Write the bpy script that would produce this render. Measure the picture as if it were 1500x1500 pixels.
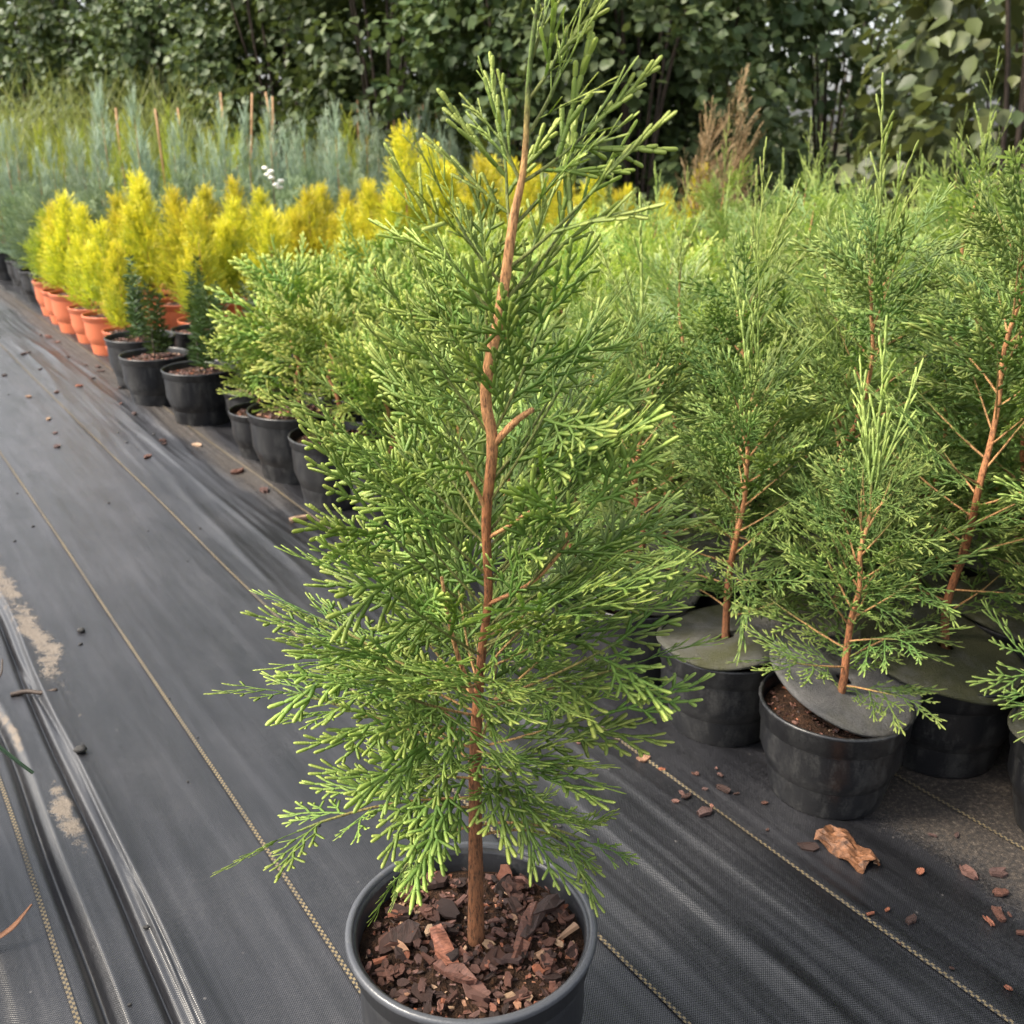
import bpy, math, random
import numpy as np
from mathutils import Matrix, Vector

# ------------------------------------------------------------------ camera, sky, sun, exposure
sc = bpy.context.scene
for o in list(bpy.data.objects): bpy.data.objects.remove(o)
COL = sc.collection
cam_d = bpy.data.cameras.new('camera'); cam = bpy.data.objects.new('camera', cam_d); COL.objects.link(cam)
cam.location = (0, 0, .72); cam.rotation_euler = (math.radians(90 - 20.5), 0, 0)
cam_d.sensor_width = 36; cam_d.lens = 36.1; cam_d.clip_start = .02; cam_d.clip_end = 1000
cam_d.dof.use_dof = True; cam_d.dof.focus_distance = .78; cam_d.dof.aperture_fstop = 14
sc.camera = cam

SUN_EL, SUN_AZ = math.radians(50), math.radians(-100)      # sun azimuth measured from +Y towards +X
w = bpy.data.worlds.new('World'); sc.world = w; w.use_nodes = True
nt = w.node_tree; bg = nt.nodes['Background']
sky = nt.nodes.new('ShaderNodeTexSky'); sky.sky_type = 'NISHITA'; sky.sun_disc = False
sky.sun_elevation = SUN_EL; sky.sun_rotation = SUN_AZ; sky.air_density = 1.0; sky.dust_density = 4.0
hs = nt.nodes.new('ShaderNodeHueSaturation'); hs.inputs['Saturation'].default_value = .32
nt.links.new(sky.outputs[0], hs.inputs['Color']); nt.links.new(hs.outputs[0], bg.inputs['Color'])
bg.inputs['Strength'].default_value = .15
sun_d = bpy.data.lights.new('sun', 'SUN'); sun = bpy.data.objects.new('sun', sun_d); COL.objects.link(sun)
sun_d.energy = 2.2; sun_d.angle = math.radians(12); sun_d.color = (1, .88, .70)
sd = Vector((math.sin(SUN_AZ) * math.cos(SUN_EL), math.cos(SUN_AZ) * math.cos(SUN_EL), math.sin(SUN_EL)))
sun.rotation_euler = sd.to_track_quat('Z', 'Y').to_euler(); sun.location = (-3, -3, 6)
vs = sc.view_settings; vs.view_transform = 'Standard'; vs.look = 'None'; vs.gamma = 1; vs.exposure = 1.65
vs.use_curve_mapping = False
sc.cycles.max_bounces = 6; sc.cycles.diffuse_bounces = 2; sc.cycles.glossy_bounces = 2; sc.cycles.transmission_bounces = 4; sc.cycles.transparent_max_bounces = 4

# ------------------------------------------------------------------ helpers
rng = np.random.default_rng(7); random.seed(7)
TAU = 2 * math.pi
def nrm(a): return a / (np.linalg.norm(a, axis=-1, keepdims=True) + 1e-12)

def mk(name, V, quads=None, tris=None, mats=(), smooth=True, attrs=None, midx=None):
    me = bpy.data.meshes.new(name)
    V = np.asarray(V, np.float32); me.vertices.add(len(V)); me.vertices.foreach_set('co', V.ravel())
    loops, starts, n = [], [], 0
    if quads is not None and len(quads):
        q = np.asarray(quads, np.int32); loops.append(q.ravel()); starts.append(np.arange(len(q)) * 4); n = len(q) * 4
    if tris is not None and len(tris):
        t = np.asarray(tris, np.int32); loops.append(t.ravel()); starts.append(n + np.arange(len(t)) * 3)
    L = np.concatenate(loops); S = np.concatenate(starts).astype(np.int32)
    me.loops.add(len(L)); me.loops.foreach_set('vertex_index', L)
    me.polygons.add(len(S)); me.polygons.foreach_set('loop_start', S)
    for m in mats: me.materials.append(m)
    if midx is not None: me.polygons.foreach_set('material_index', np.asarray(midx, np.int32))
    me.update(calc_edges=True); me.validate()
    me.polygons.foreach_set('use_smooth', np.full(len(me.polygons), smooth))
    for k, a in (attrs or {}).items():
        at = me.attributes.new(k, 'FLOAT', 'POINT'); at.data.foreach_set('value', np.asarray(a, np.float32))
    return me

def ob(name, me, parent=None, M=None, kind=None):
    o = bpy.data.objects.new(name, me); COL.objects.link(o)
    if parent is not None: o.parent = parent
    if M is not None: o.matrix_local = M
    if kind: o['kind'] = kind
    return o
def tag(o, label, cat, group=None):
    o['label'] = label; o['category'] = cat
    if group: o['group'] = group
    return o
def thing(name, loc, rz, label, cat, group=None, s=1.0):
    o = bpy.data.objects.new(name, None); COL.objects.link(o); o.empty_display_size = .05
    o.location = loc; o.rotation_euler = (0, 0, rz); o.scale = (s, s, s)
    return tag(o, label, cat, group)

def tube(pts, rad, n=8, closed_end=True, wob=0.0):
    P = np.asarray(pts, float); R = np.asarray(rad, float); m = len(P)
    T = nrm(np.gradient(P, axis=0)); ref = np.array([.13, .97, .21])
    A = nrm(np.cross(T, ref)); B = np.cross(T, A)
    th = np.arange(n) / n * TAU
    rr = R[:, None] * (1 + wob * rng.uniform(-1, 1, (m, n)))
    V = P[:, None] + rr[..., None] * (np.cos(th)[None, :, None] * A[:, None] + np.sin(th)[None, :, None] * B[:, None])
    i = np.arange(m - 1)[:, None] * n; j = np.arange(n)[None]; k = (j + 1) % n
    Q = np.stack([i + j, i + k, i + n + k, i + n + j], -1).reshape(-1, 4)
    V = V.reshape(-1, 3)
    T3 = None
    if closed_end:
        V = np.vstack([V, P[-1] + T[-1] * R[-1] * .6]); c = len(V) - 1; b = (m - 1) * n
        T3 = np.array([[b + a, b + (a + 1) % n, c] for a in range(n)])
    return V, Q, T3
def smooth_path(pts, k=6):
    P = np.asarray(pts, float); P = np.vstack([2 * P[0] - P[1], P, 2 * P[-1] - P[-2]]); out = []
    for i in range(1, len(P) - 2):
        for a in range(k):
            t = a / k; p0, p1, p2, p3 = P[i - 1:i + 3]
            out.append(.5 * ((2 * p1) + (p2 - p0) * t + (2 * p0 - 5 * p1 + 4 * p2 - p3) * t * t + (3 * p1 - p0 - 3 * p2 + p3) * t ** 3))
    out.append(P[-2]); return np.array(out)

# value noise in numpy
def vnoise(x, y, seed=0):
    x = np.asarray(x, float); y = np.asarray(y, float)
    xi = np.floor(x).astype(np.int64); yi = np.floor(y).astype(np.int64); fx = x - xi; fy = y - yi
    def h(a, b):
        n = (a * 374761393 + b * 668265263 + seed * 974634777) & 0x7fffffff
        n = ((n ^ (n >> 13)) * 1274126177) & 0x7fffffff
        return ((n ^ (n >> 16)) & 0xffff) / 65535.0
    u = fx * fx * (3 - 2 * fx); v = fy * fy * (3 - 2 * fy)
    return (h(xi, yi) * (1 - u) + h(xi + 1, yi) * u) * (1 - v) + (h(xi, yi + 1) * (1 - u) + h(xi + 1, yi + 1) * u) * v

# ------------------------------------------------------------------ materials
class NT:
    def __init__(s, name):
        s.m = bpy.data.materials.new(name); s.m.use_nodes = True; s.t = s.m.node_tree
        s.b = s.t.nodes['Principled BSDF']; s.out = s.t.nodes['Material Output']
    def n(s, typ, **kw):
        nd = s.t.nodes.new('ShaderNode' + typ)
        for k, v in kw.items():
            if k in nd.inputs: nd.inputs[k].default_value = v
            else: setattr(nd, k, v)
        return nd
    def l(s, a, b): s.t.links.new(a, b)
    def ramp(s, fac, stops, interp='LINEAR'):
        r = s.n('ValToRGB'); e = r.color_ramp.elements; r.color_ramp.interpolation = interp
        while len(e) < len(stops): e.new(.5)
        for i, (p, c) in enumerate(stops):
            e[i].position = p; e[i].color = (*c, 1) if len(c) == 3 else c
        s.l(fac, r.inputs[0]); return r.outputs[0]
    def noise(s, scale, detail=3, rough=.6, vec=None):
        nd = s.n('TexNoise'); nd.inputs['Scale'].default_value = scale; nd.inputs['Detail'].default_value = detail
        nd.inputs['Roughness'].default_value = rough
        if vec is not None: s.l(vec, nd.inputs['Vector'])
        return nd.outputs[0]
    def math(s, op, a, b):
        m = s.n('Math', operation=op)
        for i, v in enumerate((a, b)):
            if isinstance(v, (int, float)): m.inputs[i].default_value = v
            else: s.l(v, m.inputs[i])
        return m.outputs[0]
    def mix(s, fac, a, b, mode='MIX'):
        m = s.n('Mix', data_type='RGBA', blend_type=mode)
        for i, v in ((0, fac), (6, a), (7, b)):
            if isinstance(v, (int, float)): m.inputs[i].default_value = v
            elif isinstance(v, tuple): m.inputs[i].default_value = (*v, 1)
            else: s.l(v, m.inputs[i])
        return m.outputs[2]
    def obj(s): return s.n('TexCoord').outputs['Object']
    def geo(s, k='Position'): return s.n('NewGeometry').outputs[k]
    def attr(s, k): return s.n('Attribute', attribute_name=k).outputs['Fac']
    def rnd(s): return s.n('ObjectInfo').outputs['Random']
    def bump(s, h, strength=.4, dist=.002):
        b = s.n('Bump'); b.inputs['Strength'].default_value = strength; b.inputs['Distance'].default_value = dist
        s.l(h, b.inputs['Height']); s.l(b.outputs[0], s.b.inputs['Normal']); return b.outputs[0]
    def set(s, rough=.5, spec=.5):
        s.b.inputs['Roughness'].default_value = rough; s.b.inputs['Specular IOR Level'].default_value = spec; return s

def leaf_mat(name, dark, mid, tipc, rough=.5, trans=.28, scale_bump=900, spec=.4, tipstart=.45, nscale=9):
    """foliage colour: inner growth dark, new growth at the tips lighter, patchy variation from plant to plant"""
    t = NT(name); t.set(rough, spec)
    tip = t.attr('tip')
    nz = t.noise(nscale, 2, .6, t.geo())
    nv = t.ramp(nz, [(.3, (0, 0, 0)), (.7, (1, 1, 1))])
    c = t.mix(nv, dark, mid)
    tr = t.ramp(tip, [(tipstart, (0, 0, 0)), (1, (1, 1, 1))])
    f = t.math('MULTIPLY', tr, t.math('ADD', .45, t.math('MULTIPLY', nz, .9)))
    c = t.mix(f, c, tipc)
    hv = t.n('HueSaturation'); r = t.rnd()
    t.l(t.math('ADD', .488, t.math('MULTIPLY', r, .024)), hv.inputs['Hue'])
    t.l(t.math('ADD', .82, t.math('MULTIPLY', r, .36)), hv.inputs['Value']); t.l(c, hv.inputs['Color'])
    c = hv.outputs[0]
    t.l(c, t.b.inputs['Base Color'])
    if scale_bump:
        al = t.attr('along')
        sn = t.math('SINE', t.math('MULTIPLY', al, scale_bump * 3.0), 0.0)
        t.bump(sn, .14, .0005)
    if trans:
        tl = t.n('BsdfTranslucent'); mx = t.n('MixShader'); mx.inputs[0].default_value = trans
        t.l(t.mix(.55, c, (mid[0] * 2.0, mid[1] * 1.7, mid[2] * .8)), tl.inputs['Color'])
        t.l(t.b.outputs[0], mx.inputs[1]); t.l(tl.outputs[0], mx.inputs[2]); t.l(mx.outputs[0], t.out.inputs[0])
    return t.m

M_main = leaf_mat('thuja_foliage', (.095, .175, .034), (.185, .29, .058), (.42, .49, .12), .5, .42)
M_right = leaf_mat('thuja_foliage_cool', (.075, .145, .034), (.16, .255, .06), (.38, .45, .12), .5, .40)
M_dolab = leaf_mat('broad_scale_foliage', (.11, .20, .03), (.21, .33, .055), (.54, .56, .13), .45, .36)
M_gold = leaf_mat('golden_foliage', (.14, .22, .024), (.36, .41, .032), (.80, .65, .05), .55, .35, 0, tipstart=.42)
M_lime = leaf_mat('lime_foliage', (.12, .20, .025), (.25, .33, .035), (.42, .42, .05), .55, .3, 0)
M_blue = leaf_mat('juniper_foliage', (.11, .18, .13), (.22, .31, .235), (.40, .48, .36), .6, .2, 0)
M_bluegreen = leaf_mat('grey_green_foliage', (.07, .12, .075), (.13, .20, .12), (.26, .33, .17), .6, .2, 0)
M_yew = leaf_mat('yew_needles', (.026, .05, .014), (.05, .085, .02), (.11, .15, .035), .4, .1, 0)
M_hedge = leaf_mat('hedge_leaves', (.030, .052, .018), (.062, .095, .034), (.12, .15, .055), .5, .22, 0, spec=.3, tipstart=.2, nscale=3)
M_hedge2 = leaf_mat('hazel_leaves', (.035, .05, .018), (.065, .088, .028), (.115, .128, .043), .5, .25, 0, spec=.35, tipstart=.2, nscale=4)
M_tree = leaf_mat('tree_leaves', (.075, .11, .055), (.13, .175, .085), (.21, .25, .13), .5, .3, 0, tipstart=.2, nscale=2)
M_grass = leaf_mat('grass_blades', (.10, .15, .035), (.17, .23, .055), (.30, .31, .11), .5, .3, 0)
M_dead = leaf_mat('dry_foliage', (.12, .075, .04), (.21, .14, .075), (.30, .19, .10), .7, .1, 0)
M_strap = leaf_mat('strap_leaf', (.04, .10, .07), (.09, .18, .12), (.16, .26, .15), .4, .2, 0)

def bark_mat():
    t = NT('bark'); t.set(.75, .3)
    v = t.n('Mapping'); v.inputs['Scale'].default_value = (1, 1, .25); t.l(t.obj(), v.inputs[0])
    nz = t.noise(520, 4, .75, v.outputs[0]); n2 = t.noise(45, 2, .5, t.obj())
    age = t.attr('age')            # 0 old wood, .5 orange bark, 1 green young shoot
    base = t.ramp(age, [(0, (.15, .065, .03)), (.35, (.33, .125, .05)), (.6, (.60, .29, .13)), (.85, (.46, .28, .11)), (1, (.12, .19, .04))])
    dk = t.ramp(nz, [(.36, (.22, .18, .17)), (.5, (.95, .92, .9)), (.62, (1.2, 1.15, 1.1)), (.72, (2.1, 2.1, 2.0))])
    c = t.mix(1, base, dk, 'MULTIPLY')
    c = t.mix(t.math('MULTIPLY', n2, .35), c, (.09, .075, .05))
    t.l(c, t.b.inputs['Base Color']); t.bump(nz, 1, .0022); return t.m
M_bark = bark_mat()

def pot_mat(name, col, dusty, rough, dust=(.16, .155, .14), lo=.55):
    t = NT(name); t.set(rough, .45)
    mp = t.n('Mapping'); mp.inputs['Scale'].default_value = (1, 1, .35); t.l(t.obj(), mp.inputs[0])
    r = t.rnd(); ad = t.n('VectorMath', operation='ADD'); t.l(mp.outputs[0], ad.inputs[0]); t.l(r, ad.inputs[1])
    nz = t.noise(38, 5, .7, ad.outputs[0]); fine = t.noise(420, 2, .6, t.obj())
    f = t.math('MULTIPLY', t.ramp(t.math('ADD', t.math('MULTIPLY', nz, .8), t.math('MULTIPLY', fine, .25)), [(lo, (0, 0, 0)), (lo + .22, (1, 1, 1))]), dusty)
    c = t.mix(f, col, dust); t.l(c, t.b.inputs['Base Color'])
    t.l(t.math('ADD', rough - .06, t.math('MULTIPLY', f, .4)), t.b.inputs['Roughness'])
    t.bump(fine, .25, .0008); return t.m
M_pot = pot_mat('black_plastic', (.010, .0104, .012), .42, .36, (.11, .108, .10), .5)
M_pot_main = pot_mat('black_plastic_clean', (.018, .019, .022), .25, .4)
M_rim = pot_mat('sky_lit_rim', (.055, .058, .065), .3, .38)  # lighter than the pot: sky reflection on the lip put into its colour
M_orange = pot_mat('terracotta_plastic', (.56, .15, .065), .35, .5, (.33, .13, .075))

def soil_mat():
    t = NT('soil'); t.set(.9, .15)
    nz = t.noise(160, 5, .75, t.geo()); n2 = t.noise(600, 2, .7, t.geo())
    c = t.ramp(nz, [(.3, (.012, .008, .006)), (.5, (.04, .022, .014)), (.66, (.10, .05, .028)), (.8, (.2, .12, .075))])
    t.l(c, t.b.inputs['Base Color']); t.bump(t.math('ADD', nz, n2), 1, .006); return t.m
M_soil = soil_mat()
def chip_mat(name, island):
    t = NT(name); t.set(.62, .4)
    r = t.geo('Random Per Island') if island else t.rnd()
    c = t.ramp(r, [(0, (.02, .010, .007)), (.25, (.045, .02, .014)), (.42, (.085, .036, .023)), (.56, (.12, .052, .034)), (.68, (.075, .045, .04)), (.8, (.20, .10, .075)), (.9, (.27, .09, .04)), (.965, (.36, .25, .16)), (1, (.30, .20, .12))])
    mp = t.n('Mapping'); mp.inputs['Scale'].default_value = (1, .25, 1); t.l(t.obj(), mp.inputs[0])
    nz = t.noise(500, 4, .7, mp.outputs[0])
    c = t.mix(1, c, t.ramp(nz, [(.3, (.35, .3, .28)), (.7, (1.45, 1.4, 1.4))]), 'MULTIPLY')
    t.l(c, t.b.inputs['Base Color']); t.bump(nz, .8, .0012); return t.m
M_chip = chip_mat('bark_chip', False); M_crumb = chip_mat('bark_crumbs', True)

def disc_mat():
    t = NT('felt_disc'); t.set(.95, .1)
    nz = t.noise(14, 4, .65, t.geo()); fine = t.noise(900, 2, .8, t.obj()); fib = t.noise(260, 3, .8, t.obj())
    felt = t.mix(t.math('ADD', t.math('MULTIPLY', fib, .5), t.math('MULTIPLY', t.noise(70, 4, .8, t.obj()), .5)), (.05, .048, .048), (.26, .255, .25))
    moss = t.mix(fine, (.035, .038, .015), (.11, .11, .045))
    ms = t.math('ADD', nz, t.math('MULTIPLY', t.n('ObjectInfo').outputs['Alpha'], 0.0))
    oc = t.n('SeparateColor'); t.l(t.n('ObjectInfo').outputs['Color'], oc.inputs[0])
    f = t.ramp(t.math('ADD', nz, oc.outputs[0]), [(.5, (0, 0, 0)), (.85, (.85, .85, .85))])
    t.l(t.mix(f, felt, moss), t.b.inputs['Base Color']); t.bump(t.math('ADD', fib, fine), 1, .004); return t.m
M_disc = disc_mat()

def cane_mat(name, c0, c1, sc_=30):
    t = NT(name); t.set(.6, .3); nz = t.ramp(t.noise(sc_, 4, .7, t.obj()), [(.32, (0, 0, 0)), (.68, (1, 1, 1))])
    t.l(t.mix(nz, c0, c1), t.b.inputs['Base Color']); t.bump(nz, .4, .002); return t.m
M_cane = cane_mat('bamboo', (.32, .17, .08), (.5, .30, .16))
M_twig = cane_mat('twig_bark', (.028, .02, .016), (.085, .06, .045))
M_stone = cane_mat('dark_stone', (.012, .012, .012), (.05, .047, .044))
M_dry = cane_mat('dry_leaf', (.10, .045, .025), (.26, .12, .06))
M_bigbark = cane_mat('orange_bark', (.03, .015, .009), (.19, .082, .036), 130)
M_petal = cane_mat('white_petals', (.75, .74, .66), (.85, .84, .78))

def fabric_mat():
    """woven polypropylene sheet; the 'sand' and 'soil' attributes mark washed-in sand and spilled soil"""
    t = NT('woven_fabric')
    mp = t.n('Mapping'); mp.vector_type = 'POINT'; mp.inputs['Rotation'].default_value = (0, 0, math.radians(-33.7)); t.l(t.geo(), mp.inputs[0])
    st = t.n('Mapping'); st.inputs['Scale'].default_value = (1, .12, 1); t.l(mp.outputs[0], st.inputs[0])
    streak = t.noise(26, 5, .65, st.outputs[0]); blot = t.noise(5, 4, .6, mp.outputs[0]); fine = t.noise(260, 3, .7, mp.outputs[0])
    sp = t.n('SeparateXYZ'); t.l(mp.outputs[0], sp.inputs[0])
    wx = t.math('SINE', t.math('MULTIPLY', sp.outputs[0], TAU / .0026), 0.); wy = t.math('SINE', t.math('MULTIPLY', sp.outputs[1], TAU / .0026), 0.)
    weave = t.math('MULTIPLY', wx, wy)
    base = t.mix(t.ramp(streak, [(.35, (0, 0, 0)), (.7, (1, 1, 1))]), (.0055, .0057, .007), (.015, .0153, .0185))
    dust = t.math('MULTIPLY', t.ramp(t.math('ADD', t.math('MULTIPLY', fine, .5), t.math('MULTIPLY', blot, .6)), [(.5, (0, 0, 0)), (.75, (1, 1, 1))]), .45)
    base = t.mix(t.math('MULTIPLY', dust, .6), base, (.050, .049, .052))
    sheenf = t.math('MULTIPLY', t.attr('worn'), t.ramp(t.math('ADD', t.math('MULTIPLY', streak, .7), t.math('MULTIPLY', blot, .3)), [(.3, (.25, .25, .25)), (.62, (1, 1, 1))]))
    base = t.mix(sheenf, base, (.050, .049, .056))  # grazing sky sheen put into the base colour as a paler grey
    vo = t.n('TexVoronoi'); vo.inputs['Scale'].default_value = 55; t.l(mp.outputs[0], vo.inputs['Vector'])
    spk = t.math('MULTIPLY', t.ramp(vo.outputs['Distance'], [(.04, (1, 1, 1)), (.10, (0, 0, 0))]), t.ramp(t.noise(17, 2, .5, mp.outputs[0]), [(.55, (0, 0, 0)), (.7, (1, 1, 1))]))
    base = t.mix(t.math('MULTIPLY', spk, .6), base, (.16, .15, .14))
    scuff = t.ramp(t.noise(90, 4, .7, st.outputs[0]), [(.58, (0, 0, 0)), (.7, (1, 1, 1))]); base = t.mix(t.math('MULTIPLY', scuff, .55), base, (.006, .006, .007))
    so = t.attr('soil')
    sf = t.ramp(t.math('ADD', t.math('MULTIPLY', so, .74), t.math('MULTIPLY', t.math('ADD', fine, blot), .45)), [(.74, (0, 0, 0)), (1.0, (1, 1, 1))])
    soilc = t.ramp(t.noise(170, 6, .85, t.geo()), [(.38, (.006, .005, .0045)), (.5, (.018, .013, .010)), (.58, (.05, .038, .028)), (.66, (.12, .10, .082)), (.72, (.22, .20, .17))])
    base = t.mix(sf, base, soilc)
    sa = t.attr('sand')
    sandf = t.ramp(t.math('ADD', sa, t.math('ADD', t.math('MULTIPLY', t.math('SUBTRACT', fine, .5), .7), t.math('MULTIPLY', t.math('SUBTRACT', t.noise(38, 5, .75, mp.outputs[0]), .5), 1.9))), [(.5, (0, 0, 0)), (.78, (.9, .9, .9))])
    sandc = t.mix(fine, (.08, .063, .047), (.19, .155, .12))
    base = t.mix(sandf, base, sandc)
    t.l(base, t.b.inputs['Base Color'])
    dirty = t.math('MAXIMUM', sf, sandf)
    r = t.math('ADD', t.math('ADD', .22, t.math('MULTIPLY', streak, .24)), t.math('ADD', t.math('MULTIPLY', dirty, .5), t.math('MULTIPLY', dust, .3)))
    t.l(r, t.b.inputs['Roughness']); t.b.inputs['Specular IOR Level'].default_value = .6
    hgt = t.math('ADD', t.math('MULTIPLY', weave, .16), t.math('ADD', t.math('MULTIPLY', streak, .8), t.math('MULTIPLY', dirty, t.math('MULTIPLY', fine, 1.5))))
    t.bump(hgt, .55, .0016); return t.m
M_fabric = fabric_mat()
def thread_mat():
    t = NT('marker_thread'); t.set(.6, .3)
    ck = t.n('TexChecker'); ck.inputs['Scale'].default_value = 1.0
    mp = t.n('Mapping'); t.l(t.obj(), mp.inputs[0])
    a, b = t.attr('along'), t.attr('across'); cb = t.n('CombineXYZ')
    t.l(t.math('MULTIPLY', a, 1 / .0032), cb.inputs[0]); t.l(t.math('MULTIPLY', b, 1 / .0022), cb.inputs[1]); cb.inputs[2].default_value = .5
    t.l(cb.outputs[0], ck.inputs['Vector'])
    nz = t.noise(60, 3, .7, t.geo())
    tan = t.mix(nz, (.11, .082, .04), (.21, .165, .095))
    c = t.mix(ck.outputs['Fac'], (.02, .02, .022), tan)
    wear = t.ramp(t.noise(9, 3, .6, t.geo()), [(.4, (0, 0, 0)), (.65, (.55, .55, .55))])
    t.l(t.mix(wear, c, (.05, .045, .04)), t.b.inputs['Base Color']); return t.m
M_thread = thread_mat()
def terrain_mat():
    t = NT('terrain_soil'); t.set(.95, .1)
    nz = t.noise(2.5, 5, .7, t.geo()); n2 = t.noise(40, 4, .7, t.geo())
    c = t.mix(nz, (.05, .075, .025), (.09, .065, .04)); c = t.mix(n2, c, (.03, .03, .018))
    t.l(c, t.b.inputs['Base Color']); t.bump(n2, 1, .03); return t.m
M_terrain = terrain_mat()

# ------------------------------------------------------------------ setting: bed coordinates (s along the rows, t across the bed)
O = np.array([.365, 1.01]); U = np.array([-.555, .832]); Wv = np.array([.832, .555])
def st(s, t, z=0.0):
    p = O + s * U + t * Wv; return np.array([p[0], p[1], z])

def ground_z(s, t):
    s = np.asarray(s, float); t = np.asarray(t, float)
    tw = t + .035 * (vnoise(s * 1.3, t * 2, 3) - .5) + .05 * s * (vnoise(s * .7, t * .6 + 7, 4) - .5) * .3
    def ridged(f, seed, fs):
        n = vnoise(tw * f, s * fs + 13, seed); return (1 - np.abs(2 * n - 1)) ** 2.0
    wr = .007 * ridged(17, 1, 1.6) * vnoise(s * 1.9, t * 9, 51) * 1.5 + .005 * ridged(43, 2, 2.8) * vnoise(s * 2.6, t * 14, 52) + .002 * ridged(110, 5, 4)
    mask = .12 + .75 * np.exp(-((t + .23) / .13) ** 2) * (.55 + .9 * vnoise(s * 2, t * 3, 8)) + .5 * np.exp(-((t + .98) / .14) ** 2)
    mask = mask * np.clip((-.02 - t) / .06, .05, 1)
    z = wr * mask + .004 * (vnoise(s * 1.7, t * 3.1, 9) - .5) * np.clip((-.1 - t) / .1, 0, 1)
    # the overlapping sheet edge: raised folds that run along the path on the left
    for c, h, wa, wb, ph in ((-.722, .008, .034, .0035, .3), (-.768, .009, .026, .0045, 1.9), (-.845, .005, .03, .006, 3.0), (-.93, .006, .035, .006, 4.4), (-1.02, .005, .04, .01, .8)):
        cc = c + .010 * np.sin(s * 2.1 + ph) + .004 * np.sin(s * 6.3 + ph * 2) + .006 * (vnoise(s * 5, s * 0 + ph, 17) - .5)
        d = t - cc; amp = h * (.65 + .35 * np.sin(s * 1.6 + ph * 1.7)) * np.clip(1.6 - s * .5, .25, 1)
        z = z + amp * np.exp(-np.where(d > 0, d / wa, (-d / wb) ** 2))
    for c, dp, wd, ph in ((-.740, .012, .0035, .3), (-.783, .012, .005, 1.9), (-.716, .005, .002, 2.4)):
        cc = c + .010 * np.sin(s * 2.1 + ph) + .004 * np.sin(s * 6.3 + ph * 2) + .006 * (vnoise(s * 5, s * 0 + ph, 17) - .5)
        z = z - dp * np.exp(-((t - cc) / wd) ** 2) * np.clip(1.5 - .45 * s, .2, 1)
    z = z * np.clip((t + 1.6) / .3, 0, 1)
    return z

def axis_steps(parts):
    out = []
    for a, b, d in parts: out.append(np.arange(a, b, d))
    return np.unique(np.concatenate(out + [np.array([parts[-1][1]])]))
ss = axis_steps([(-3, -1.2, .2), (-1.2, 2.4, .022), (2.4, 5, .06), (5, 14, .3)])
tt = axis_steps([(-3.2, -1.25, .12), (-1.25, -.86, .0042), (-.86, -.68, .0018), (-.68, .16, .0042), (.16, 4.2, .12)])
Sg, Tg = np.meshgrid(ss, tt, indexing='ij'); Zg = ground_z(Sg, Tg)
Vg = np.stack([O[0] + Sg * U[0] + Tg * Wv[0], O[1] + Sg * U[1] + Tg * Wv[1], Zg], -1).reshape(-1, 3)
ni, nj = Sg.shape; ii = np.arange(ni - 1)[:, None] * nj + np.arange(nj - 1)[None]
Qg = np.stack([ii, ii + 1, ii + nj + 1, ii + nj], -1).reshape(-1, 4)
soil_a = np.clip((Tg + .06 + .05 * (vnoise(Sg * 4, Tg * 4, 21) - .5)) / .10, 0, 1) * .8 + .75 * np.exp(-((Tg + .16) / .06) ** 2) * np.clip((Sg - .9) / .5, 0, 1)
sand = np.zeros_like(Sg)
for s0, t0, ls, lt, a in ((.90, -.692, .19, .020, 1.0), (1.15, -.70, .2, .022, .85), (.43, -.748, .08, .014, .95), (.66, -.772, .10, .007, .8), (1.5, -.72, .15, .01, .6)):
    sand = np.maximum(sand, a * np.exp(-(((Sg - s0) / ls) ** 2 + ((Tg - t0 - .015 * (vnoise(Sg * 14, Tg * 5, 31) - .5)) / lt) ** 2)))
worn = np.exp(-((Tg + .56) / (.20 + .05 * np.clip(Sg, 0, 3))) ** 2) * np.clip((Sg - .7) / 1.6, .0, 1)   # sky reflection painted into the fabric colour, stronger farther along the walkway
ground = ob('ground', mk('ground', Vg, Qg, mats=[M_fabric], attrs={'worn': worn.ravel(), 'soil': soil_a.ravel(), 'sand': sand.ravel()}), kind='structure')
# coloured marker threads woven into the sheet, every 0.22 m
def thread(t0, s0, s1, wid):
    s = np.arange(s0, s1, .012); a = s * 0
    tc = t0 + .006 * (vnoise(s * 2.2, s * 0 + t0 * 9, 41) - .5)
    cols, across = [], []
    for k in (-1, 0, 1):
        tk = tc + k * wid / 2
        cols.append(np.stack([O[0] + s * U[0] + tk * Wv[0], O[1] + s * U[1] + tk * Wv[1], ground_z(s, tk) + .0022], -1)); across.append(s * 0 + (k + 1) * wid / 2)
    V = np.stack(cols, 1).reshape(-1, 3); n = len(s); i = np.arange(n - 1) * 3
    Q = np.concatenate([np.stack([i + c, i + 1 + c, i + 4 + c, i + 3 + c], -1) for c in (0, 1)])
    return ob('marker_thread', mk('marker_thread', V, Q, mats=[M_thread], attrs={'along': np.repeat(s, 3), 'across': np.stack(across, 1).ravel()}), ground)
for t0, s0 in ((-.80, -.6), (-.583, -.6), (-.368, -.6), (-.143, -.6), (.085, -.6)): thread(t0, s0, 4.5, .0044)
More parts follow.
